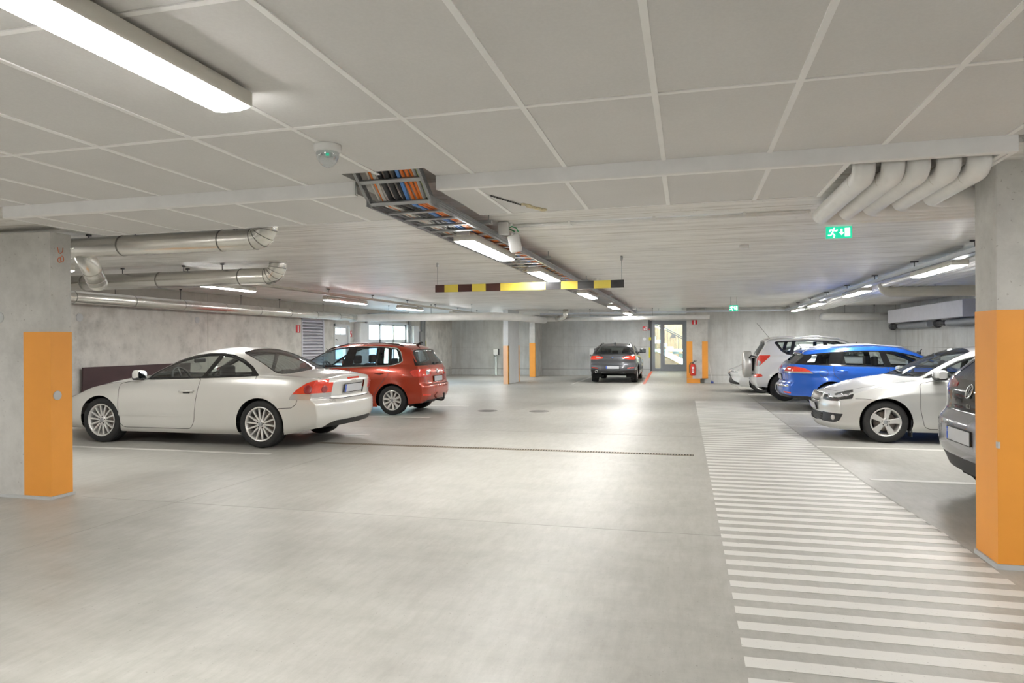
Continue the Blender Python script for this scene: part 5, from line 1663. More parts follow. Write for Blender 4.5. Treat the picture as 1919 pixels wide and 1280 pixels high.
struct('trim_1', m, [R_['fascia'], R_['strip']], recalc=False)
m = MB()
for y in (YB - .012,): m.bb(XL, -1.52, y, YB, 0, .27)
m.bb(.7, XR, YB2 - .012, YB2, 0, .21)
struct('baseboard_back', m, R_['wall'])
m = MB()   # flaking foam edge at one low board joint
for k in range(9):
    m.sphere((-1.26 + k * .012 + random.uniform(-.015, .015), 5.30 + k * .032, LOW - .002), random.uniform(.024, .038), 8, 5, 0, (1, 1.4, .35))
for k in range(12): m.bb(-1.428 + k * .012, -1.410 + k * .012, 4.9 + k * .034, 4.945 + k * .034, LOW - .0065, LOW - .005, 1)
thing('foam_patch', m, [R_['foam'], R_['void']], 'yellowed flake of foam at a low ceiling board joint, right of the cable tray', 'damage')

# pillars
def pillar(x0, x1, y0, y1, z1, mat, label, bands, cat='pillar'):
    b = MB(); b.bb(x0, x1, y0, y1, 0, z1)
    o = thing('pillar', b, mat, label, cat, 'concrete pillars with orange paint')
    for (a0, a1, b0, b1, c0, c1, mt) in bands:
        k = MB(); k.bb(a0, a1, b0, b1, c0, c1); k.build('painted_band', R_[mt], o)
    return o
t_ = .004
pl = pillar(-7.4, -5.99, 5.30, 5.53, 2.60, R_['pillar'], 'grey concrete pillar in the left foreground with an orange painted corner', [(-6.32, -5.99 + t_, 5.30 - t_, 5.53 + t_, .03, 1.63, 'orange')])
g = MB(); g.bb(-7.41, -5.975, 5.28, 5.55, 0, .028); g.build('grout_line', R_['grout'], pl)
pr_ = pillar(1.95, 2.75, 5.10, 5.44, 2.80, R_['pillar'], 'concrete pillar in the right foreground, lower two thirds painted orange', [(1.95 - t_, 2.75 + t_, 5.10 - t_, 5.44 + t_, .035, 1.69, 'orange')])
g = MB(); g.bb(1.935, 2.77, 5.085, 5.455, 0, .033); g.build('grout_line', R_['grout'], pr_)
g = MB(); g.box((1.948, 5.09, .81), (.014, .03, .04)); g.build('chipped_spot', R_['pillar'], pr_)
pillar(-6.38, -6.2, 23.5, 25.15, SLAB, R_['pillarwhite'], 'slim pale pillar standing free before the back wall, left of the dark crossover', [(-6.38 - t_, -6.2 + t_, 23.5 - t_, 23.6, 0, 1.37, 'peach'), (-6.2 - .02, -6.2 + t_, 23.5 - t_ * 1.5, 23.62, 0, 1.37, 'orange'), (-6.2 - .02, -6.2 + t_, 25.03, 25.15 + t_, 0, 1.37, 'orange')])
pillar(-6.62, -6.38, 28.7, YB, SLAB, R_['pillar'], 'short orange banded pier joined to the back wall, behind the slim pale pillar', [(-6.62 - t_, -6.38 + t_, 28.7 - t_, 28.82, 0, 1.45, 'orange')])
b = MB(); b.bb(-.05, .67, 25.05, YB, .17, SLAB); b.bb(-.05, .41, 25.05, YB, 0, .17); b.bb(.41, .67, 25.32, YB, 0, .17)
pd = thing('pillar', b, R_['pillar'], 'broad concrete pier beside the glass door with two orange stripes', 'pillar', 'concrete pillars with orange paint')
for (a0, a1, c0, c1) in ((-.05 - t_, .147, .17, 1.475), (.475, .67 + t_, .17, 1.475), (-.05 - t_, .41, 0, .165)):
    k = MB(); k.bb(a0, a1, 25.05 - t_, 25.12, c0, c1); k.build('painted_band', R_['orange'], pd)
def disc(c, r, axis, mat, label, sgn=1):
    q = MB(); q.lathe([(0, .006 * sgn), (r * .9, .006 * sgn), (r, .003 * sgn), (r, 0)], c, axis, 28)
    return thing('cover_disc', q, mat, label, 'cover', 'round cone plugs in the concrete')
disc((-5.984, 5.364, 1.006), .046, 'X', R_['grout'], 'round grey plug on the orange side of the left pillar')
disc((-6.62, 5.299, 1.777), .055, 'Y', R_['grout'], 'round grey plug on the left pillar, at the photo edge', -1)
disc((XL, 10.04, 1.996), .075, 'X', R_['grout'], 'round plug in the left wall beside the pillar, under the long duct')
disc((XL, 13.11, 2.04), .075, 'X', R_['grout'], 'round plug in the left wall above the silver coupe roof')
disc((-1.84, YB, 1.59), .07, 'Y', R_['signwhite'], 'white round disc on the back wall beside the yellow square', -1)
# orange chalk mark on the left pillar top
q = MB()
q.tube([(-5.987, 5.40 + .018 * math.cos(a), 2.335 + .025 * math.sin(a)) for a in np.linspace(0, 6.28, 20)], .003, 5)
q.tube([(-5.987, 5.43 + .018 * math.cos(a), 2.35 + .03 * math.sin(a)) for a in np.linspace(0, 6.28, 20)], .003, 5)
q.tube([(-5.987, 5.38, 2.46), (-5.987, 5.385, 2.44), (-5.987, 5.39, 2.41), (-5.987, 5.41, 2.40), (-5.987, 5.435, 2.42), (-5.987, 5.44, 2.46)], .003, 5)
q.build('chalk_mark', plain('orange chalk', (.75, .18, .06), .8), pl)

# floor markings
right_x = pchip([(0, 1.93), (5.5, 1.92), (8, 1.765), (12.6, 1.68), (18, 1.60), (24, 1.50)])
left_x = pchip([(0, .262), (5.5, .236), (9.5, .214), (17.3, .16), (24, .12)])
stripe = None
for k in range(-23, 55):
    y = 6.116 + .2122 * k
    if y < 1.2: continue
    q = MB()
    y0, y1 = y - .0525, y + .0525
    q.prism([(float(left_x(y0)), y0), (float(right_x(y0)), y0), (float(right_x(y1)), y1), (float(left_x(y1)), y1)], .0, .002, 'Z')
    tag(q.build('walkway_stripe', R_['floorpaint']), 'white painted stripe across the walkway', 'floor marking', 'white stripes of the walkway')
def line(x0, x1, y0, y1, label, mat='floorpaint', z=.0022):
    q = MB(); q.prism([(x0, y0), (x1, y0), (x1, y1), (x0, y1)], 0, z, 'Z')
    thing('parking_line', q, R_[mat], label, 'floor marking', 'parking bay lines')
line(-10.3, -5.5, 8.11, 8.20, 'white bay line in front of the silver coupe')
line(-10.3, -5.04, 10.14, 10.24, 'white bay line behind the silver coupe')
line(-10.3, -5.0, 12.75, 12.85, 'white bay line along the near side of the red people carrier')
line(-10.3, -5.0, 15.2, 15.3, 'white bay line along the far side of the red people carrier')
line(1.88, 6.7, 8.0, 8.1, 'white bay line behind the grey hatchback at the right pillar')
line(1.75, 6.7, 10.33, 10.43, 'white bay line in front of the silver hatchback')
line(1.70, 6.7, 12.72, 12.82, 'white bay line between the silver hatchback and the blue estate')
line(1.66, 6.7, 14.89, 14.99, 'white bay line along the near side of the blue estate')
line(1.63, 6.7, 17.46, 17.56, 'white bay line between the blue estate and the white off-roader')
line(1.60, 6.7, 19.95, 20.05, 'white bay line behind the white off-roader')
line(-4.02, -3.92, 23.7, 29.8, 'white bay line along the left side of the dark crossover')
q = MB(); q.prism([(-1.56, 24.4), (-1.46, 24.4), (-1.46, 29.9), (-1.56, 29.9)], .0, .004, 'Z')
q = MB(); q.add([(-1.56, 24.3, .004), (-1.46, 24.3, .004), (-1.46, 29.6, .214), (-1.56, 29.6, .214), (-1.56, 24.3, -.01), (-1.46, 24.3, -.01), (-1.46, 29.6, .05), (-1.56, 29.6, .05)], [(0, 1, 2, 3), (7, 6, 5, 4), (0, 4, 5, 1), (1, 5, 6, 2), (2, 6, 7, 3), (3, 7, 4, 0)])
thing('parking_line', q, R_['redline'], 'red painted line along the edge of the door ramp', 'floor marking', 'parking bay lines')
q = MB(); q.add([(-1.55, 24.5, .0), (-.05, 24.5, .0), (-.05, 29.6, .21), (-1.55, 29.6, .21), (-1.55, YB, .21), (-.05, YB, .21), (-1.55, 24.5, -.02), (-.05, 24.5, -.02), (-.05, YB, -.02), (-1.55, YB, -.02)],
    [(0, 1, 2, 3), (3, 2, 5, 4), (6, 9, 8, 7), (0, 3, 4, 9, 6), (1, 7, 8, 5, 2), (4, 5, 8, 9)]); struct('floor', q, R_['floor'])
# saw-cut joints in the floor
def joint(pts, w=.012):
    q = MB(); q.prism(strip(pts, w), -.004, .0008, 'Z'); return q
for pts, w in (([(-5.8, 5.475), (1.93, 5.478)], .012), ([(-6.4, 11.22), (.4, 11.03)], .014), ([(-4.80, 2.0), (-4.62, 9.25)], .010), ([(1.925, 5.44), (1.785, 8), (1.70, 12.6), (1.62, 18), (1.5, 24.4)], .016), ([(-3.7, 14.5), (-1.5, 24.4)], .012)):
    struct('trim_2', joint(pts, w), R_['joint'])
# drain and covers
q = MB(); q.bb(-5.4, .06, 9.19, 9.21, 0, .004); q.bb(-5.4, .06, 9.29, 9.31, 0, .004)
n_ = 150
for k in range(n_):
    x = -5.38 + 5.42 * k / (n_ - 1); q.bb(x - .008, x + .008, 9.205, 9.295, 0, .004)
q.bb(-5.4, .06, 9.2, 9.3, .0, .0012, 1)
thing('drain_grate', q, [R_['grate'], R_['void']], 'long slotted drain grate across the floor behind the silver coupe', 'drain')
for (x, y, lab) in ((-4.25, 14.31, 'round iron cover in the floor, the one nearer the red people carrier'), (-3.12, 14.41, 'round iron cover in the floor, the one nearer the walkway')):
    q = MB(); q.lathe([(0, .004), (.17, .004), (.175, .001), (.19, .001), (.195, .005), (.215, .005), (.22, 0)], (x, y, 0), 'Z', 36)
    for i in range(5): q.bb(x - .12, x + .12, y - .12 + i * .06 - .012, y - .12 + i * .06 + .012, .003, .006)
    thing('floor_cover', q, R_['iron'], lab, 'manhole cover', 'round covers in the floor')

# ------------------------------------------------------------------ lamps
def lamp(x, y0, y1, zb, label, w=.21, h=.085, bracket=True):
    root = empty('batten_lamp', (x, (y0 + y1) / 2, zb), 0, label, 'lamp', 'batten lamps')
    ln = y1 - y0
    q = MB(); q.rbox((0, 0, (h + .016) / 2), (w, ln, h - .016), .012); q.bb(-w * .3, w * .3, -ln / 2 - .02, ln / 2 + .02, h - .02, h + .02)
    q.build('housing', R_['lamp_body'], root)
    prof = [(-w / 2 + .003, .022), (-w * .40, .007), (-w * .2, .001), (0, 0), (w * .2, .001), (w * .40, .007), (w / 2 - .003, .022)]
    q = MB()
    e = ln / 2 - .012
    for (p, r) in zip(prof[:-1], prof[1:]):
        q.add([(p[0], -e, p[1]), (r[0], -e, r[1]), (r[0], e, r[1]), (p[0], e, p[1])], [(0, 1, 2, 3)], 0, True)
    q.add([(p[0], -e, p[1]) for p in prof], [tuple(range(7))]); q.add([(p[0], e, p[1]) for p in prof], [tuple(range(7))])
    q.build('diffuser', R_['lamp'], root)
    if bracket:
        for s in (-1, 1):
            q = MB(); q.rbox((0, s * ln * .36, h + .03), (.05, .04, .07), .008); q.cyl((0, s * (ln / 2 + .02), h - .02), (0, s * (ln / 2 + .026), h - .02), .012, 12); q.build('bracket', R_['lamp_body'], root)
    return root
lamp(-2.06, 1.22, 2.78, 2.585, 'long white batten lamp on the near ceiling, upper left corner', .215, .085, False)
ys = [(5.98, 7.52, 'nearest the camera'), (8.93, 10.40, 'just before the striped height bar'), (13.2, 14.85, 'just past the striped height bar'), (18.4, 20.0, 'second from the far end'), (22.9, 24.4, 'at the far end'), (27.0, 28.5, 'added for light beyond the back pipe')]  # the last one is an extra lamp added to brighten the back zone
for (a, b, w) in ys: lamp(-1.995, a, b, 2.42, 'lit batten lamp under the cable tray, ' + w, .205)
for (a, b, w) in ((9.75, 11.42, 'nearest the right pillar'), (14.4, 16.1, 'second from the right pillar'), (18.9, 20.5, 'third from the right pillar'), (22.2, 23.7, 'at the back wall')): lamp(3.33, a, b, 2.42, 'lit batten lamp of the right row, ' + w, .20)
for (a, b, w) in ((5.50, 6.98, 'mostly hidden behind the left pillar'), (9.05, 10.72, 'below the bent duct'), (13.25, 15.1, 'above the red people carrier'), (17.1, 18.7, 'nearest the gate'), (21.3, 22.9, 'added for light before the gate, above the cross pipe'), (26.3, 27.9, 'added for light in the back left corner')): lamp(-7.56, a, b, 2.42, 'lit batten lamp of the left row, ' + w, .15)  # the last two are extra lamps added to lift the dark back walls
for (x, a, lab) in ((-2.06, -3.6, 'unseen batten lamp added for light behind the camera, middle row'), (3.33, 2.2, 'unseen batten lamp added for light beside the right pillar'), (3.33, 5.75, 'unseen batten lamp added for light behind the right pillar, above the grey hatchback'), (-7.56, -2.0, 'unseen batten lamp added for light behind the camera, left row'), (-7.56, 1.2, 'unseen batten lamp added for light left of the left pillar')):  # unseen fill lamps added to light the foreground and the right side
    lamp(x, a, a + 1.55, 2.585, lab, .21, .085, False)

# ------------------------------------------------------------------ cable tray and its cables
TXa, TXb = -2.275, -1.795
def tz(y): return 2.50 + max(0, 4.66 - y) * .72
root = empty('cable_tray', (-2.035, 14.8, 2.50), 0, 'grey ladder cable tray running down the middle of the ceiling', 'cable tray')
def loc(v): return (v[0] + 2.035, v[1] - 14.8, v[2] - 2.50)
for x in (TXa, TXb):
    q = MB(); pts = [(4.27, tz(4.27)), (4.66, tz(4.66)), (25.0, 2.50)]
    for (dx, dz, w, h) in ((0, .032, .008, .064), (0, .004, .022, .008), (0, .060, .022, .008), (.006, .024, .010, .006), (.006, .042, .010, .006), (-.006, .024, .010, .006), (-.006, .042, .010, .006)):
        for (a, b) in zip(pts[:-1], pts[1:]):
            v = []
            for (y, z) in (a, b):
                for sx, sz in ((-1, -1), (1, -1), (1, 1), (-1, 1)):
                    v.append(loc((x + dx + sx * w / 2, y, z + dz + sz * h / 2)))
            q.add(v, [(0, 1, 2, 3), (7, 6, 5, 4), (0, 4, 5, 1), (1, 5, 6, 2), (2, 6, 7, 3), (3, 7, 4, 0)])
    q.build('side_rail', R_['steel'], root)
    q = MB()
    for yy in (4.54, 4.60, 4.72, 4.78):
        for zz in (.018, .046): q.cyl(loc((x - .014, yy, tz(yy) + zz)), loc((x + .014, yy, tz(yy) + zz)), .006, 8)
    q.box(loc((x + (.009 if x > -2 else -.009), 4.70, 2.532)), (.004, .20, .06)); q.build('joint_plate', R_['steel'], root)
y = 4.30; first = None
while y < 25:
    if first is None:
        q = MB(); q.rbox((0, 0, 0), (TXb - TXa - .02, .032, .018), .004, 0, 2, 'Z'); first = q.build('rung', R_['steel'], root); o = first
    else:
        o = first.copy(); COL.objects.link(o); o.parent = root
    o.location = loc((-2.035, y, tz(y) + .012)); o.rotation_euler = (math.atan(-.72) if y < 4.66 else 0, 0, 0)
    y += .17 if y < 4.6 else .30
for k, yy in enumerate((5.9, 8.6, 12.0, 16.0, 20.0, 24.0)):
    q = MB(); q.bb(-2.42 + 2.035, -1.70 + 2.035, yy - 14.82, yy - 14.78, .085 - .02, .085 + .01)
    for x in (-2.38, -1.73): q.cyl(loc((x, yy, 2.56)), loc((x, yy, SLAB - .001)), .005, 8)
    q.build('hanger_bracket', R_['steel'], root)
cab = [(-2.205, .009, 'white'), (-2.16, .012, 'white'), (-2.135, .008, 'white'), (-2.10, .019, 'black'), (-2.055, .021, 'black'), (-2.01, .014, 'black'), (-1.975, .010, 'blue'), (-1.953, .010, 'blue'), (-1.926, .012, 'orange'), (-1.90, .012, 'orange'), (-1.874, .011, 'orange'), (-1.85, .007, 'white'), (-1.832, .011, 'grey'), (-1.813, .007, 'green and yellow'), (-2.18, .009, 'orange')]
for i, (x, r, c) in enumerate(cab):
    rr = random.Random(i); pts = []
    yy = 4.25
    while yy < 25.05:
        wob = .010 * math.sin(yy * 1.7 + i * 1.3) + rr.uniform(-.004, .004)
        sag = .006 * math.sin(yy * 2 * math.pi / .3)
        pts.append((x + wob * (.5 if x > -1.84 else 1), yy, tz(yy) + .0235 + r + max(0, sag)))
        yy += .13 if yy < 4.9 else .22
    q = MB(); q.tube(pts, r, 8)
    place = {0: 'outermost on the left', 1: 'left side, beside the orange one', 2: 'left side, beside the thick black ones'}.get(i)
    lab = {'white': 'white cable lying in the ladder tray', 'black': 'thick black cable lying in the ladder tray', 'blue': 'blue cable lying in the ladder tray', 'orange': 'orange cable lying in the ladder tray', 'grey': 'grey cable lying in the ladder tray', 'green and yellow': 'green and yellow earth cable lying in the ladder tray'}[c]
    thing('cable', q, R_['cable ' + c], lab, 'cable', c + ' cables in the tray')
# boxes and thin conduit beside the tray
q = MB(); q.rbox((-1.715, 6.36, 2.595), (.10, .07, .12), .012)
jb = thing('junction_box', q, R_['white'], 'white junction box under the slab at the side of the cable tray', 'junction box', 'boxes by the cable tray')
q = MB(); q.tube([(-1.68, 6.4, 2.60), (-1.64, 6.38, 2.615), (-1.60, 6.40, 2.60), (-1.585, 6.42, 2.565)], .006, 6); q.tube([(-1.68, 6.4, 2.59), (-1.65, 6.40, 2.585), (-1.62, 6.42, 2.57)], .006, 6); q.build('green_wire', R_['green'], jb)
q = MB(); rot = Matrix.Rotation(math.radians(-12), 3, 'Y'); p_ = MB(); p_.rbox((0, 0, 0), (.115, .05, .17), .02, 0, 3, 'Y'); p_.bb(-.012, .012, -.02, .02, .08, .11)
q.add([rot @ Vector(v) + Vector((-1.62, 6.42, 2.455)) for v in p_.v], p_.f, 0, True)
thing('control_box', q, R_['white'], 'tilted white box hanging beside the first lamp under the tray', 'box', 'boxes by the cable tray')
for dy, lab in ((0, 'thin white conduit clipped across the ceiling to the white pipes, nearer of two'), (.09, 'thin white conduit clipped across the ceiling to the white pipes, farther of two')):
    q = MB(); q.tube([(-1.66, 6.50 + dy, 2.645), (1.06, 6.53 + dy, 2.645)], .011, 8)
    for x in (-1.1, -.3, .5): q.bb(x - .012, x + .012, 6.48 + dy, 6.54 + dy, 2.632, SLAB)
    thing('conduit', q, R_['wpipe'], lab, 'conduit', 'thin conduits on the ceiling')
# smoke boxes
q = MB(); q.rbox((.666, 8.73, 2.635), (.11, .09, .05), .012); thing('sensor_box', q, R_['white'], 'small white box on the bare concrete ceiling', 'sensor')
sd_ = empty('ceiling_sensor', (-2.09, 3.70, NEAR), 0, 'clear domed motion sensor on the near ceiling beside the cable tray', 'sensor')
q = MB(); q.lathe([(0, -.0), (.080, -.0), (.082, -.006), (.080, -.035), (.070, -.046), (0, -.046)], (0, 0, 0), 'Z', 32); q.build('base', R_['white'], sd_)
q = MB(); q.sphere((0, 0, -.046), .068, 24, 10, 0, (1, 1, 1.3), -90, 0); q.build('dome', R_['dome'], sd_)
q = MB(); q.sphere((0, 0, -.05), .03, 16, 8); q.bb(.012, .03, -.045, -.035, -.075, -.06, 1); q.build('sensor_core', [R_['white'], R_['exit']], sd_)
for (x, y, lab) in ((-1.62, 12.6, 'small round white detector on the ceiling just past the height bar'), (-1.6, 24.0, 'small round white detector on the ceiling by the back wall')):
    q = MB(); q.lathe([(0, -.05), (.04, -.05), (.06, -.03), (.065, 0)], (x, y, SLAB), 'Z', 24); thing('smoke_detector', q, R_['white'], lab, 'detector', 'round detectors')

# ------------------------------------------------------------------ height bar
hb_ = empty('height_bar', (-2.2, 9.37, 2.283), 0, 'yellow and black striped height limit bar hanging from the ceiling', 'height bar')
cuts = [817, 835.5, 862.5, 889.5, 916.5, 944.5, 1029, 1058, 1088, 1117, 1147, 1170]
cc = ['brownblack', 'yellow', 'brownblack', 'yellow', 'brownblack', 'yellow', 'black', 'yellow', 'black', 'yellow', 'black']
xs_ = [-3.56 + (u - 817) / 353 * 2.722 for u in cuts]
q = MB(); mats_ = ['brownblack', 'yellow', 'black']
for a, b, c in zip(xs_[:-1], xs_[1:], cc): q.bb(a + 2.2, b + 2.2, -.02, .02, -.053, .053, mats_.index(c))
q.build('bar', [R_[k] for k in mats_], hb_, recalc=False)
for x in (-3.53, -.87):
    q = MB(); q.cyl((x + 2.2, 0, .05), (x + 2.2, 0, SLAB - 2.283), .004, 8); q.rbox((x + 2.2, 0, SLAB - 2.283 - .03), (.03, .03, .06), .008); q.build('hanger_rod', R_['steel'], hb_)

# ------------------------------------------------------------------ round ducts
def duct(name, path, r, mat, label, cat='duct', group='round ducts', bend=.2, seams=1.25, hang=(), n=24, segn=7, elbowseams=True):
    P = fillet(path, bend, segn)
    o = empty(name, path[0], 0, label, cat, group)
    base = Vector(path[0])
    q = MB(); q.tube([p - base for p in P], r, n); q.build('pipe_run', mat, o)
    def seam(a, b, rr):
        q = MB(); q.tube([a - base, b - base], rr, n); q.build('seam_ring', R_['ductdark'] if mat is R_['duct'] else mat, o)
    for a, b in zip(P[:-1], P[1:]):
        L = (b - a).length
        if L < .18 and elbowseams and L > .01:
            d = (b - a) / L; seam(a - d * .003, a + d * .003, r + .003)
        elif L > seams * .8:
            k = max(1, int(L / seams))
            for i in range(1, k + 1):
                p = a + (b - a) * (i / (k + .3)); d = (b - a) / L; seam(p - d * .006, p + d * .006, r + .003)
    for p in hang:
        h = MB(); pp = Vector(p)
        h.cyl(pp - base, Vector((p[0], p[1], SLAB)) - base, .006, 8); h.bb(p[0] - base.x - .018, p[0] - base.x + .018, p[1] - base.y - .02, p[1] - base.y + .02, SLAB - base.z - .02, SLAB - base.z); h.build('hanger_rod', R_['steeldark'], o)
    return o
duct('round_duct', [(-10.4, 5.86, 2.52), (-3.93, 5.80, 2.515), (-3.93, 5.80, 2.80)], .105, R_['duct'], 'upper silver round duct behind the left pillar, ending in an elbow up into the ceiling', segn=4, bend=.30, hang=[(-6.1, 5.85, 2.62), (-5.5, 5.84, 2.62), (-4.3, 5.8, 2.62)])
duct('round_duct', [(-10.4, 8.58, 2.455), (-5.59, 8.50, 2.455), (-5.59, 8.50, 2.80)], .118, R_['duct'], 'lower silver round duct with its elbow turned up, above the first left lamp', segn=5, bend=.30, hang=[(-9.0, 8.57, 2.57), (-8.3, 8.56, 2.57), (-7.2, 8.55, 2.57), (-6.5, 8.5, 2.57)])
q = MB(); q.tube(fillet([(-6.18, 5.84, 2.50), (-6.20, 5.95, 2.36), (-6.27, 6.12, 2.185)], .1, 4), .098, 24); q.sphere((-6.27, 6.12, 2.185), .098, 24, 10)
for t in (.35, .8): p = Vector((-6.20, 5.95, 2.36)).lerp(Vector((-6.27, 6.12, 2.185)), t); d = Vector((-.07, .17, -.175)).normalized(); q.tube([p - d * .004, p + d * .004], .101, 24)
thing('branch_duct', q, R_['duct'], 'short silver branch duct slanting down from the upper duct beside the left pillar', 'duct', 'round ducts')
duct('wall_duct', [(-10.35, 5.6, 2.345), (-10.35, 19.3, 2.31), (-10.2, 19.75, 2.29)], .11, R_['duct'], 'long silver duct running along the top of the left wall', bend=.15, hang=[(-10.35, y, 2.44) for y in (10.5, 12.2, 14.2, 15.8, 18)])
duct('cross_duct', [(-10.35, 19.6, 2.28), (-10.0, 19.95, 2.30), (-5.6, 19.4, 2.27), (-5.05, 20.4, 2.26), (-5.05, 24.3, 2.28)], .115, R_['wpipe'], 'thick pale pipe run crossing above the gate toward the slim pale pillar', bend=.25, seams=2.2, hang=[(x, 19.6, 2.38) for x in (-9, -7.6, -6.3)], elbowseams=False)
duct('back_pipe', [(-5.05, 24.4, 2.31), (.72, 24.4, 2.32)], .072, R_['wpipe'], 'thin white pipe running along the back wall above the glass door', seams=2.0, hang=[(-3.4, 24.4, 2.37), (-1.2, 24.4, 2.37)], elbowseams=False)
q = MB(); q.bb(-5.3, .9, 24.75, 24.95, 2.50, 2.56); q.bb(.9, 3.2, 24.78, 24.92, 2.50, 2.56)
for x in np.arange(-5, 3, .8): q.cyl((x, 24.85, 2.55), (x, 24.85, SLAB), .006, 6)
thing('cross_tray', q, R_['railwhite'], 'thin pale cable tray across the ceiling along the back wall', 'cable tray')
q = MB(); q.tube(fillet([(-4.25, 24.2, SLAB), (-4.25, 24.2, 2.38), (-4.6, 24.3, 2.31)], .12, 5), .09, 20); thing('vent_elbow', q, R_['duct'], 'silvery elbow joining the back pipe run up to the ceiling', 'duct', 'round ducts')

# thin carrier rails of the lamp rows
def rail(x, y0, y1, z, w, h, mat, label):
    o = empty('lamp_rail', (x, (y0 + y1) / 2, z), 0, label, 'rail', 'rails carrying the lamp rows')
    q = MB(); L = y1 - y0; q.bb(-w / 2, w / 2, -L / 2, L / 2, 0, .006); q.bb(-w / 2, -w / 2 + .005, -L / 2, L / 2, 0, h); q.bb(w / 2 - .005, w / 2, -L / 2, L / 2, 0, h); q.build('channel', mat, o)
    k = int(L / 2.2)
    for i in range(k + 1):
        yy = -L / 2 + .3 + i * (L - .6) / k
        q = MB(); q.cyl((0, yy, .004), (0, yy, SLAB - z), .006, 8); q.bb(-w * .4, w * .4, yy - .015, yy + .015, SLAB - z - .02, SLAB - z); q.build('hanger_rod', R_['steeldark'], o)
rail(-7.42, 8.6, 24, 2.53, .07, .05, R_['beige'], 'thin beige rail above the left row of lamps')
rail(3.26, 8.8, 24.9, 2.50, .13, .06, R_['railwhite'], 'pale rail above the right row of lamps')

# ------------------------------------------------------------------ white pipes on the right
px_ = [1.083, 1.25, 1.392, 1.56, 1.723]
wh = ['leftmost', 'second from the left', 'middle', 'fourth from the left', 'rightmost']
for k, x in enumerate(px_):
    yt = 6.28 - .155 * k; xr_ = 3.55 + .17 * k; yn = 4.74
    path = [(x, yn, SLAB), (x, yn, 2.535), (x, yt, 2.540), (xr_, yt - .02, 2.54), (xr_, 24.6 - .2 * k, 2.54)]
    P = fillet(path, .13, 7)
    o = empty('white_pipe', (x, yn, 2.66), 0, 'white insulated pipe coming down behind the fascia, ' + wh[k] + ' of five', 'pipe', 'white insulated pipes')
    b_ = Vector((x, yn, 2.66))
    q = MB(); q.tube([p - b_ for p in P], .068, 20); q.build('pipe_run', R_['wpipe'], o)
    q = MB()
    q.tube([Vector((x, yn + .14, 2.537)) - b_, Vector((x, yn + .145, 2.537)) - b_], .0690, 20)
    q.build('seam_ring', R_['beige'], o)
duct('crossing_duct', [(3.55, 14.1, 2.66), (3.55, 14.1, 2.39), (6.8, 14.1, 2.37)], .10, R_['beige'], 'beige jacketed duct crossing below the white pipes toward the right wall', bend=.13, seams=2, elbowseams=False, hang=[(4.4, 14.1, 2.46), (6.0, 14.1, 2.46)])
q = MB(); q.bb(6.25, XR, 18.2, 24.4, 2.03, 2.44); thing('boxed_duct', q, R_['louvre'], 'pale rectangular boxed duct along the top of the right wall', 'duct', None, .012)
duct('wall_pipe', [(4.45, YB2 + .05, 2.29), (4.55, 25.0, 2.29), (6.6, 25.0, 2.27)], .125, R_['wpipe'], 'thick white pipe stub along the back wall in the right corner', 'pipe', 'white insulated pipes', bend=.16, seams=2, elbowseams=False, hang=[(5.1, 25, 2.38), (6.0, 25, 2.38)])
def hose(y0, y1, label):
    o = empty('flexible_hose', (6.55, (y0 + y1) / 2, 1.93), 0, label, 'hose', 'grey hoses on the right wall')
    L = y1 - y0; n = int(L / .04); q = MB(); pts = [(0, -L / 2 + L * i / n, 0) for i in range(n + 1)]
    q.tube(pts, .1, 16, 0, True, [.098 if i % 2 else .088 for i in range(n + 1)]); q.build('hose_body', R_['flex'], o)
    q = MB(); q.cyl((0, L / 2, 0), (0, L / 2 + .75, 0), .07, 16); q.lathe([(0, L / 2 + .75), (.12, L / 2 + .75), (.12, L / 2 + .80), (0, L / 2 + .80)], (0, 0, 0), 'Y', 20)
    for yy in (.15, .45): q.lathe([(.09, L / 2 + yy), (.09, L / 2 + yy + .05)], (0, 0, 0), 'Y', 20)
    q.build('coupling', R_['steeldark'], o)
    q = MB()
    for yy in (-L * .3, L * .3): q.bb(0, .28, yy - .02, yy + .02, -.02, .02)
    q.build('wall_bracket', R_['steel'], o)
hose(15.6, 20.0, 'grey ribbed hose on the right wall, nearer of two'); hose(21.4, 24.2, 'grey ribbed hose on the right wall, in the far corner')

# ------------------------------------------------------------------ signs, handles, fittings
def exit_sign(x, y, z, w, h, label, rods=True):
    o = empty('exit_sign', (x, y, z), 0, label, 'sign', 'green exit signs')
    q = MB(); q.rbox((0, .012, 0), (w + .012, .03, h + .012), .008, 0, 2, 'Y'); q.build('sign_case', R_['white'], o)
    q = MB(); q.bb(-w / 2, w / 2, -.006, .0, -h / 2, h / 2); q.build('green_panel', R_['exit'], o)
    q = MB(); k = h
    def P(a, b): return (-w * .22 + a * k, -.009, b * k)
    q.sphere(P(.06, .34), k * .075, 10, 6, 0, (1, .4, 1))
    for (a, b) in (((.02, .22), (-.10, -.05)), ((-.10, -.05), (.10, -.22)), ((.10, -.22), (.04, -.44)), ((-.10, -.05), (-.22, -.24)), ((-.22, -.24), (-.42, -.22)), ((.02, .20), (.24, .12)), ((.24, .12), (.32, .24)), ((.0, .22), (-.24, .24)), ((-.24, .24), (-.30, .06))):
        q.tube([P(*a), P(*b)], k * .055, 6)
    q.build('running_figure', R_['signlit'], o)
    q = MB(); q.bb(w * .22, w * .42, -.010, -.005, -h * .36, h * .36); q.build('door_symbol', R_['signlit'], o)
    q = MB(); c = w * .10; q.bb(c - .008, c + .008, -.010, -.005, -h * .02, h * .30); q.prism([(c - .024, 0), (c + .024, 0), (c, -h * .24)], -.010, -.005, 'Y'); q.build('arrow', R_['signlit'], o)
    if rods:
        q = MB()
        for s in (-1, 1): q.cyl((s * w * .35, .012, h / 2), (s * w * .35, .012, SLAB - z), .004, 6)
        q.build('hanger_rod', R_['steel'], o)
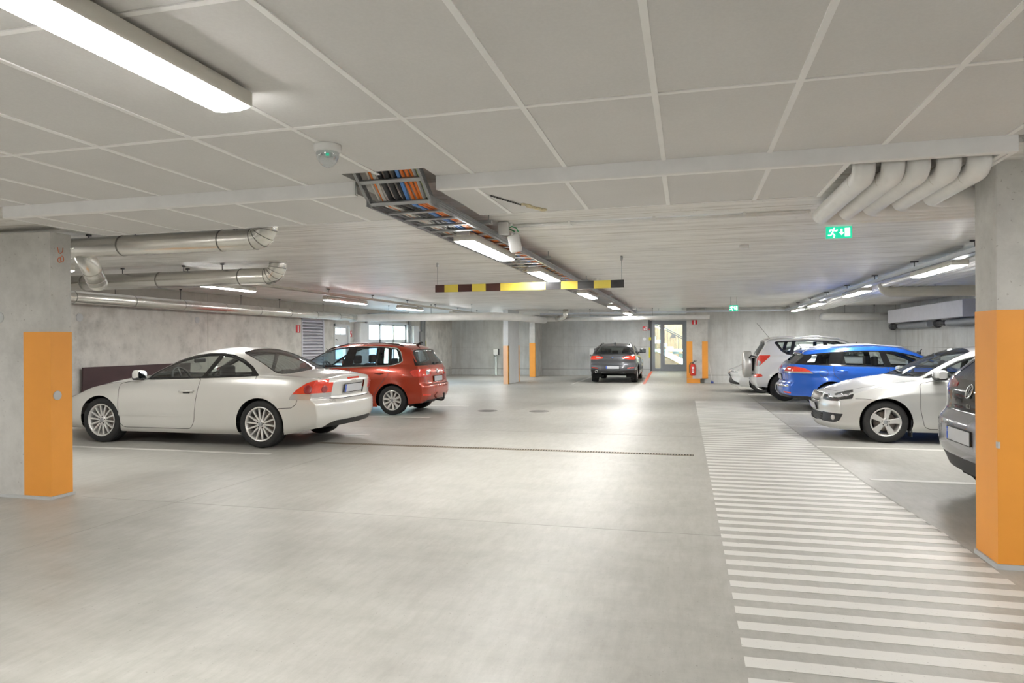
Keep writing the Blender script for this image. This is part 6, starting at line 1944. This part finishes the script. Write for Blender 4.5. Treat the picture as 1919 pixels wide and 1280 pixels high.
exit_sign(1.50, 7.6, 2.598, .245, .12, 'green exit sign with a running figure and down arrow, hanging near the white pipes')
exit_sign(1.18, 19.0, 2.36, .215, .155, 'green exit sign hanging far back, right of the glass door')
def wall_sign(x, y, z, w, h, face, rows, label, group='red fire signs'):
    o = empty('fire_sign', (x, y, z), 0, label, 'sign', group)
    q = MB()
    if face == 'Y': q.bb(-w / 2, w / 2, -.006, .002, -h / 2, h / 2)
    else: q.bb(-.002, .006, -w / 2, w / 2, -h / 2, h / 2)
    q.build('sign_plate', R_['signred'], o)
    for (a0, a1, b0, b1) in rows:
        q = MB()
        if face == 'Y': q.bb(a0 * w, a1 * w, -.009, -.005, b0 * h, b1 * h)
        else: q.bb(.005, .009, a0 * w, a1 * w, b0 * h, b1 * h)
        q.build('white_symbol', R_['signwhite'], o)
wall_sign(-1.815, YB - .003, 2.055, .19, .19, 'Y', [(-.30, -.02, -.42, .05), (.1, .42, .16, .34), (.1, .42, -.3, -.05)], 'square red and white fire alarm sign on the back wall left of the glass door')
wall_sign(.224, 25.04, 2.157, .18, .15, 'Y', [(-.14, .14, -.46, .46)], 'red and white sign high on the pier above the extinguisher')
wall_sign(XL + .003, 17.21, 1.91, .22, .21, 'X', [(-.12, .14, -.44, .44)], 'red and white sign on the left wall beside the louvre')
wall_sign(XL + .003, 20.32, 1.80, .15, .20, 'X', [(-.3, .0, -.42, -.1), (.1, .38, .1, .4)], 'small red fire sign on the left wall between side door and gate')
q = MB(); q.rbox((-1.634, YB - .03, 2.01), (.11, .06, .09), .01, 0, 2, 'Y'); q.cyl((-1.634, YB - .03, 2.05), (-1.634, YB - .03, 2.42), .02, 10); q.bb(-1.665, -1.605, YB - .064, YB - .058, 1.985, 2.03, 1)
thing('alarm_button', q, [R_['steeldark'], R_['signred']], 'small dark alarm box below a conduit at the glass door frame', 'alarm')
q = MB(); q.rbox((-1.60, YB - .02, 1.60), (.10, .04, .14), .01, 0, 2, 'Y'); thing('wall_box', q, R_['signyellow'], 'yellow square box on the wall left of the glass door', 'box')
q = MB(); q.tube(fillet([(-1.60, YB, 1.20), (-1.60, YB - .10, 1.20), (-1.60, YB - .10, .80), (-1.60, YB, .80)], .03, 4), .022, 10); q.bb(-1.655, -1.58, YB - .02, YB, .78, 1.22)
thing('yellow_handle', q, R_['signyellow'], 'yellow fire valve handle on the wall beside the glass door', 'handle')
# extinguisher
ex = empty('fire_extinguisher', (.16, 24.93, .27), 0, 'red fire extinguisher hung on the pier beside the glass door', 'fire extinguisher')
q = MB(); q.lathe([(0, 0), (.075, 0), (.088, .015), (.09, .03), (.09, .34), (.083, .385), (.055, .415), (.03, .425), (0, .425)], (0, 0, 0), 'Z', 28); q.build('cylinder', R_['extred'], ex)
q = MB(); q.cyl((0, 0, .42), (0, 0, .47), .022, 14); q.tube([(0, 0, .46), (.07, -.01, .50), (.13, -.01, .52)], .010, 8); q.tube([(0, 0, .47), (.06, -.01, .53), (.11, -.01, .56)], .009, 8); q.build('valve', R_['steeldark'], ex)
q = MB(); q.tube(fillet([(0, 0, .455), (-.08, 0, .46), (-.12, 0, .36), (-.115, 0, .10)], .05, 5), .012, 8); q.build('hose', R_['steeldark'], ex)
q = MB()
for z in (.30, .25, .20, .15, .11): q.lathe([(.0905, z - .012), (.0915, z - .012), (.0915, z + .012), (.0905, z + .012)], (0, 0, 0), 'Z', 28)
lab_ = MB()
for (f, s) in zip(q.f, q.s):
    if all(q.v[i][1] < -.05 and abs(q.v[i][0]) < .055 for i in f): lab_.add([q.v[i] for i in f], [tuple(range(len(f)))])
lab_.build('label_print', R_['signwhite'], ex)
q = MB(); q.bb(-.03, .03, .085, .12, .05, .40); q.build('wall_bracket', R_['steeldark'], ex)
# broom
br = empty('broom', (.76, 24.97, 0), 0, 'broom with a white shaft and blue brush leaning at the pier edge', 'broom')
q = MB(); q.cyl((.045, -.03, .07), (-.055, .18, .76), .013, 10); q.build('shaft', R_['white'], br)
q = MB(); q.rbox((.05, -.04, .05), (.10, .06, .035), .012); q.cyl((.05, -.04, .05), (.042, -.02, .11), .018, 10); q.build('brush_block', R_['bluebristle'], br)
q = MB()
for i in range(12):
    for j in range(4): q.cyl((.008 + i * .0078, -.062 + j * .014, .035), (.004 + i * .0085, -.066 + j * .016, .0), .002, 5)
q.build('bristles', R_['bluebristle'], br)['kind'] = 'stuff'
# charging post
for cx_, lab in ((-8.42, 'grey charging post with a white box before the back wall, left of the slim pillar'), (-4.06, 'charging post whose white box shows at the left edge of the dark crossover')):
    ch = empty('charging_post', (cx_, 29.75, 0), 0, lab, 'charging post', 'charging posts at the back wall')
    q = MB(); q.bb(-.045, .045, -.03, .03, 0, .95); q.bb(-.10, .10, -.07, .07, 0, .012); q.build('post', R_['steel'], ch)
    q = MB(); q.rbox((0, -.02, 1.06), (.22, .14, .28), .03, 0, 3, 'Y'); q.build('charger_box', R_['white'], ch)
    q = MB(); q.rbox((.125, -.01, 1.06), (.05, .12, .28), .015); q.tube(fillet([(.05, -.09, .93), (.05, -.12, .86), (-.05, -.12, .86), (-.06, -.08, .93)], .04, 4), .012, 8); q.build('cable_hook', R_['steeldark'], ch)
# dark board behind the coupe
q = MB(); rot = Matrix.Rotation(math.radians(3), 3, 'Y'); q.box((XL + .055, 11.4, .545), (.03, 2.75, 1.09), 0, rot); q.bb(XL + .055, XL + .09, 11.2, 11.22, .02, 1.06)
thing('brown_board', q, R_['brownboard'], 'dark brown board leaning on the left wall behind the silver coupe bonnet', 'board')
# corner post of electrical trunking on the left wall near the corner
q = MB(); q.bb(XL, XL + .08, 26.35, 26.55, 0, 2.6); q.bb(XL, XL + .07, 26.62, 26.74, 0, 2.6); q.rbox((XL + .08, 26.15, 1.75), (.14, .30, .40), .02); q.bb(XL + .02, XL + .06, 26.80, 26.84, 1.35, 1.55, 1)
thing('cable_riser', q, [R_['steel'], R_['signyellow']], 'grey cable riser with a switch box on the left wall past the gate', 'conduit')

# ------------------------------------------------------------------ louvre, side door and gate in the left wall
lv = empty('louvre_grille', (XL, 18.0, .45), 0, 'white horizontal louvre grille in the left wall between coupe and red car', 'grille')
q = MB()
for (a, b, c, d) in ((-.62, -.575, 0, 1.77), (.575, .62, 0, 1.77)): q.bb(-.10, .02, a, b, c, d)
q.bb(-.10, .02, -.62, .62, 1.73, 1.77); q.bb(-.10, .02, -.62, .62, 0, .04); q.build('frame', R_['louvre'], lv)
q = MB(); q.bb(-.22, -.20, -.6, .6, 0, 1.76); q.build('backing', R_['void'], lv)
sl = None
for k in range(19):
    if sl is None:
        s = MB(); rot = Matrix.Rotation(math.radians(38), 3, 'Y'); s.box((0, 0, 0), (.10, 1.16, .010), 0, rot); s.box((.036, 0, -.030), (.006, 1.16, .034)); sl = s.build('slat', R_['louvre'], lv); o = sl
    else:
        o = sl.copy(); COL.objects.link(o); o.parent = lv
    o.location = (-.045, 0, .085 + k * .0905)
d2 = empty('door_2', (XL, 19.73, 0)); d2['kind'] = 'structure'
q = MB()
for (a, b) in ((-.51, -.45), (.45, .51)): q.bb(-.12, .03, a, b, 0, 2.10)
q.bb(-.12, .03, -.51, .51, 2.04, 2.10); q.build('door_frame', R_['doorwhite'], d2)
q = MB()
for (a, b, c, d) in ((-.45, -.33, 0, 2.04), (.33, .45, 0, 2.04), (-.33, .33, 0, .15), (-.33, .33, 1.42, 1.78), (-.33, .33, 1.98, 2.04), (-.33, .33, .85, 1.0), (-.02, .02, 1.78, 1.98)): q.bb(-.09, -.04, a, b, c, d)
q.build('door_leaf', R_['doorwhite'], d2)
q = MB()
for (c, d) in ((.15, .85), (1.0, 1.42), (1.78, 1.98)): q.bb(-.07, -.064, -.33, .33, c, d)
q.build('door_pane', R_['pane'], d2)
q = MB(); q.tube([(-.04, -.38, 1.62), (.02, -.38, 1.62), (.02, -.30, 1.60)], .012, 8); q.box((-.036, -.38, 1.60), (.01, .05, .12)); q.build('door_handle', R_['steeldark'], d2)
d3 = empty('door_3', (XL, 23.235, 0)); d3['kind'] = 'structure'
q = MB()
for (a, b) in ((-1.785, -1.72), (1.72, 1.785)): q.bb(-.20, .04, a, b, 0, 2.26)
q.bb(-.20, .04, -1.785, 1.785, 2.20, 2.26); q.build('gate_frame', R_['doorwhite'], d3)
q = MB(); cols = [-1.72, -.63, .52, 1.72]; rows_ = [(0, .10), (.60, .75), (1.45, 1.62), (2.13, 2.20)]
for (c, d) in rows_: q.bb(-.10, -.05, -1.72, 1.72, c, d)
for y in (-1.72, -.66, .50, 1.62): q.bb(-.10, -.05, y, y + .10, 0, 2.20)
q.build('gate_panel', R_['doorwhite'], d3)
for (c, d) in ((.10, .60), (.75, 1.45), (1.62, 2.13)):
    q = MB(); q.bb(-.078, -.072, -1.70, 1.70, c, d); q.build('gate_pane', R_['pane'], d3)
q = MB(); q.bb(-.068, -.064, -.50, .46, 2.03, 2.045); q.bb(-.068, -.064, -.46, .46, 1.96, 1.972); q.build('red_sign_strip', R_['signred'], d3)
q = MB()
for s in (-1, 1):
    q.bb(.02, .07, s * 1.86 - .03, s * 1.86 + .03, 0, 2.45); q.tube(fillet([(.045, s * 1.86, 2.3), (.045, s * 1.86, 2.5), (1.6, s * 1.86, 2.52)], .25, 5), .02, 8)
q.cyl((.12, -1.9, 2.44), (.12, 1.9, 2.44), .045, 14); q.build('gate_track', R_['steel'], d3)
for (w_, a_, b_, lab) in ((.25, 20.55, 21.15, 'white clad pier between the side door and the garage gate'), (.18, 25.22, 25.75, 'white clad pier on the far side of the garage gate')):
    q = MB(); q.bb(XL + .001, XL + w_, a_, b_, 0, 2.16); thing('gate_pier', q, R_['doorwhite'], lab, 'pier', 'piers at the gate')
# outside the gate
q = MB(); q.bb(-16.3, -16.0, 12, 34, 0, 3.4); struct('wall_outside', q, R_['outside'])

# ------------------------------------------------------------------ glass door and the stairwell behind it
d1 = empty('door_1', (-.79, YB, .2)); d1['kind'] = 'structure'
q = MB()
for (a, b, c, d) in ((-.73, -.60, 0, 2.17), (.60, .73, 0, 2.17), (-.60, .60, 2.02, 2.17), (-.37, -.29, 0, 2.02), (-.60, -.37, 0, .12)): q.bb(a, b, -.02, .08, c, d)
q.bb(-.80, -.73, -.03, .06, 0, 2.17, 1)
q.build('door_frame', [R_['doorgrey'], R_['steeldark']], d1)
q = MB()
for (a, b, c, d) in ((-.29, -.19, .01, 2.02), (.56, .66, .01, 2.02), (-.19, .56, .01, .29), (-.19, .56, 2.0, 2.02)): q.bb(a, b, .0, .06, c, d)
q.bb(-.12, .50, -.004, .0, .08, .10); q.bb(-.12, .50, -.004, 0, .18, .20); q.build('door_leaf', R_['doorgrey'], d1)
q = MB(); q.bb(-.60, -.37, .028, .034, .12, 2.02); q.build('side_pane', R_['pane'], d1)
q = MB(); q.bb(-.19, .56, .028, .034, .29, 2.0); q.build('door_pane', R_['pane'], d1)
q = MB(); q.tube(fillet([(-.235, 0, 1.15), (-.235, -.06, 1.15), (-.235, -.06, .80), (-.235, 0, .80)], .03, 4), .014, 8); q.bb(-.265, -.205, -.008, 0, .72, 1.22); q.build('door_handle', R_['steel'], d1)
q = MB(); q.prism([(.02, 1.42), (.30, 1.42), (.16, 1.66)], .022, .026, 'Y'); q.build('warning_sticker', R_['signwhite'], d1)
q = MB(); q.bb(-2.9, -2.7, YB + .3, 36, 0, 4.5); q.bb(2.4, 2.6, YB + .3, 36, 0, 4.5); q.bb(-2.9, 2.6, 35.6, 35.8, 0, 4.5); q.bb(-2.9, 2.6, YB + .3, 36, .15, .2); struct('wall_stair', q, R_['mint'])
q = MB()
for k in range(30):
    x = -1.75 + k * .145; q.bb(x, x + .135, 35.5, 35.56, .3, 4.4)
thing('slatted_panel', q, R_['wood'], 'vertical wooden slat panel on the stairwell wall behind the glass door', 'wall panel')
st = empty('staircase', (-.5, 33.2, .2), 0, 'pale staircase with a dark rail seen through the glass door', 'staircase')
q = MB()
for k in range(9): q.bb(.9 - k * .28, .9 - k * .28 + .30, .3, 1.3, .17 * k, .17 * (k + 1))
q.build('flight', R_['signwhite'], st)
q = MB(); q.prism([(-.95, .80), (-.45, .80), (.9, .14), (.9, -.0), (.55, -.0)], -.06, .02, 'Y'); q.build('stringer', R_['signwhite'], st)
q = MB(); q.prism([(-1.3, .0), (.45, .0), (-1.0, .74), (-1.3, .74)], -.04, .0, 'Y'); q.build('side_panel', R_['woodlow'], st)
q = MB(); q.bb(-2.0, 1.6, -.10, .9, .80, .92); q.build('landing', R_['mint'], st)
q = MB()
for dz in (0, .085): q.tube([(-1.6, -.1, 2.42 + dz), (1.5, -.1, .70 + dz)], .022, 8)
q.build('hand_rail', R_['steeldark'], st)
for k in range(13):
    x = -1.3 + k * .17; q = MB(); q.cyl((x, -.1, .90), (x, -.1, 2.42 - (x + 1.6) * .555), .009, 6); q.build('baluster', R_['steeldark'], st)
lp_ = empty('stair_fill_lamp', (-.6, 33.0, 4.2), 0, 'unseen round lamp added to light the stairwell behind the glass door', 'lamp')  # out of sight above the door, added only to light the stairs
q = MB(); q.lathe([(0, -.08), (.28, -.06), (.34, 0)], (0, 0, 0), 'Z', 28); q.build('shade', R_['lamp_soft'], lp_)
q = MB(); q.lathe([(0, .03), (.36, .03), (.36, 0), (.34, 0)], (0, 0, 0), 'Z', 28); q.build('base', R_['white'], lp_)
q = MB(); q.bb(-3, 2.7, YB + .2, 36, 4.5, 4.6); struct('ceiling', q, R_['mint'])
# ------------------------------------------------------------------ cars, daylight and camera
for fn in (coupe, minivan, crossover, offroader, estate, hatchback, compact, smallcar):
    fn()
wd = bpy.data.worlds.new('sky'); SC.world = wd; wd.use_nodes = True
nt = wd.node_tree
bg = nt.nodes['Background']
sky = nt.nodes.new('ShaderNodeTexSky'); sky.sky_type = 'NISHITA'; sky.sun_disc = False
sky.sun_elevation = math.radians(40); sky.sun_rotation = math.radians(200)
nt.links.new(sky.outputs[0], bg.inputs['Color'])
bg.inputs['Strength'].default_value = 3.5

cam = bpy.data.cameras.new('camera'); cam.sensor_width = 36; cam.lens = 1280 * 36 / 1919; cam.shift_y = 1 / 1919
cam.clip_start = .05
co = bpy.data.objects.new('camera', cam); COL.objects.link(co)
th = math.atan2(330, 1280); e = .0065
rv = Vector((math.cos(th), math.sin(th), 0)); fv = Vector((-math.sin(th), math.cos(th), 0)); uv = Vector((0, 0, 1))
r2 = rv * math.cos(e) - uv * math.sin(e); u2 = uv * math.cos(e) + rv * math.sin(e)
mt = Matrix((r2, u2, -fv)).transposed().to_4x4(); mt.translation = (0, 0, 1.5)
co.matrix_world = mt
SC.camera = co
vs = SC.view_settings
vs.view_transform = 'Standard'; vs.look = 'None'; vs.gamma = 1.0; vs.exposure = 0.6; vs.use_curve_mapping = False
cy = SC.cycles
cy.max_bounces = 9; cy.diffuse_bounces = 5; cy.glossy_bounces = 4; cy.transparent_max_bounces = 16; cy.transmission_bounces = 4
cy.caustics_reflective = False; cy.caustics_refractive = False; cy.sample_clamp_indirect = 6.0
cy.use_denoising = True
cy.use_adaptive_sampling = True; cy.adaptive_threshold = .03
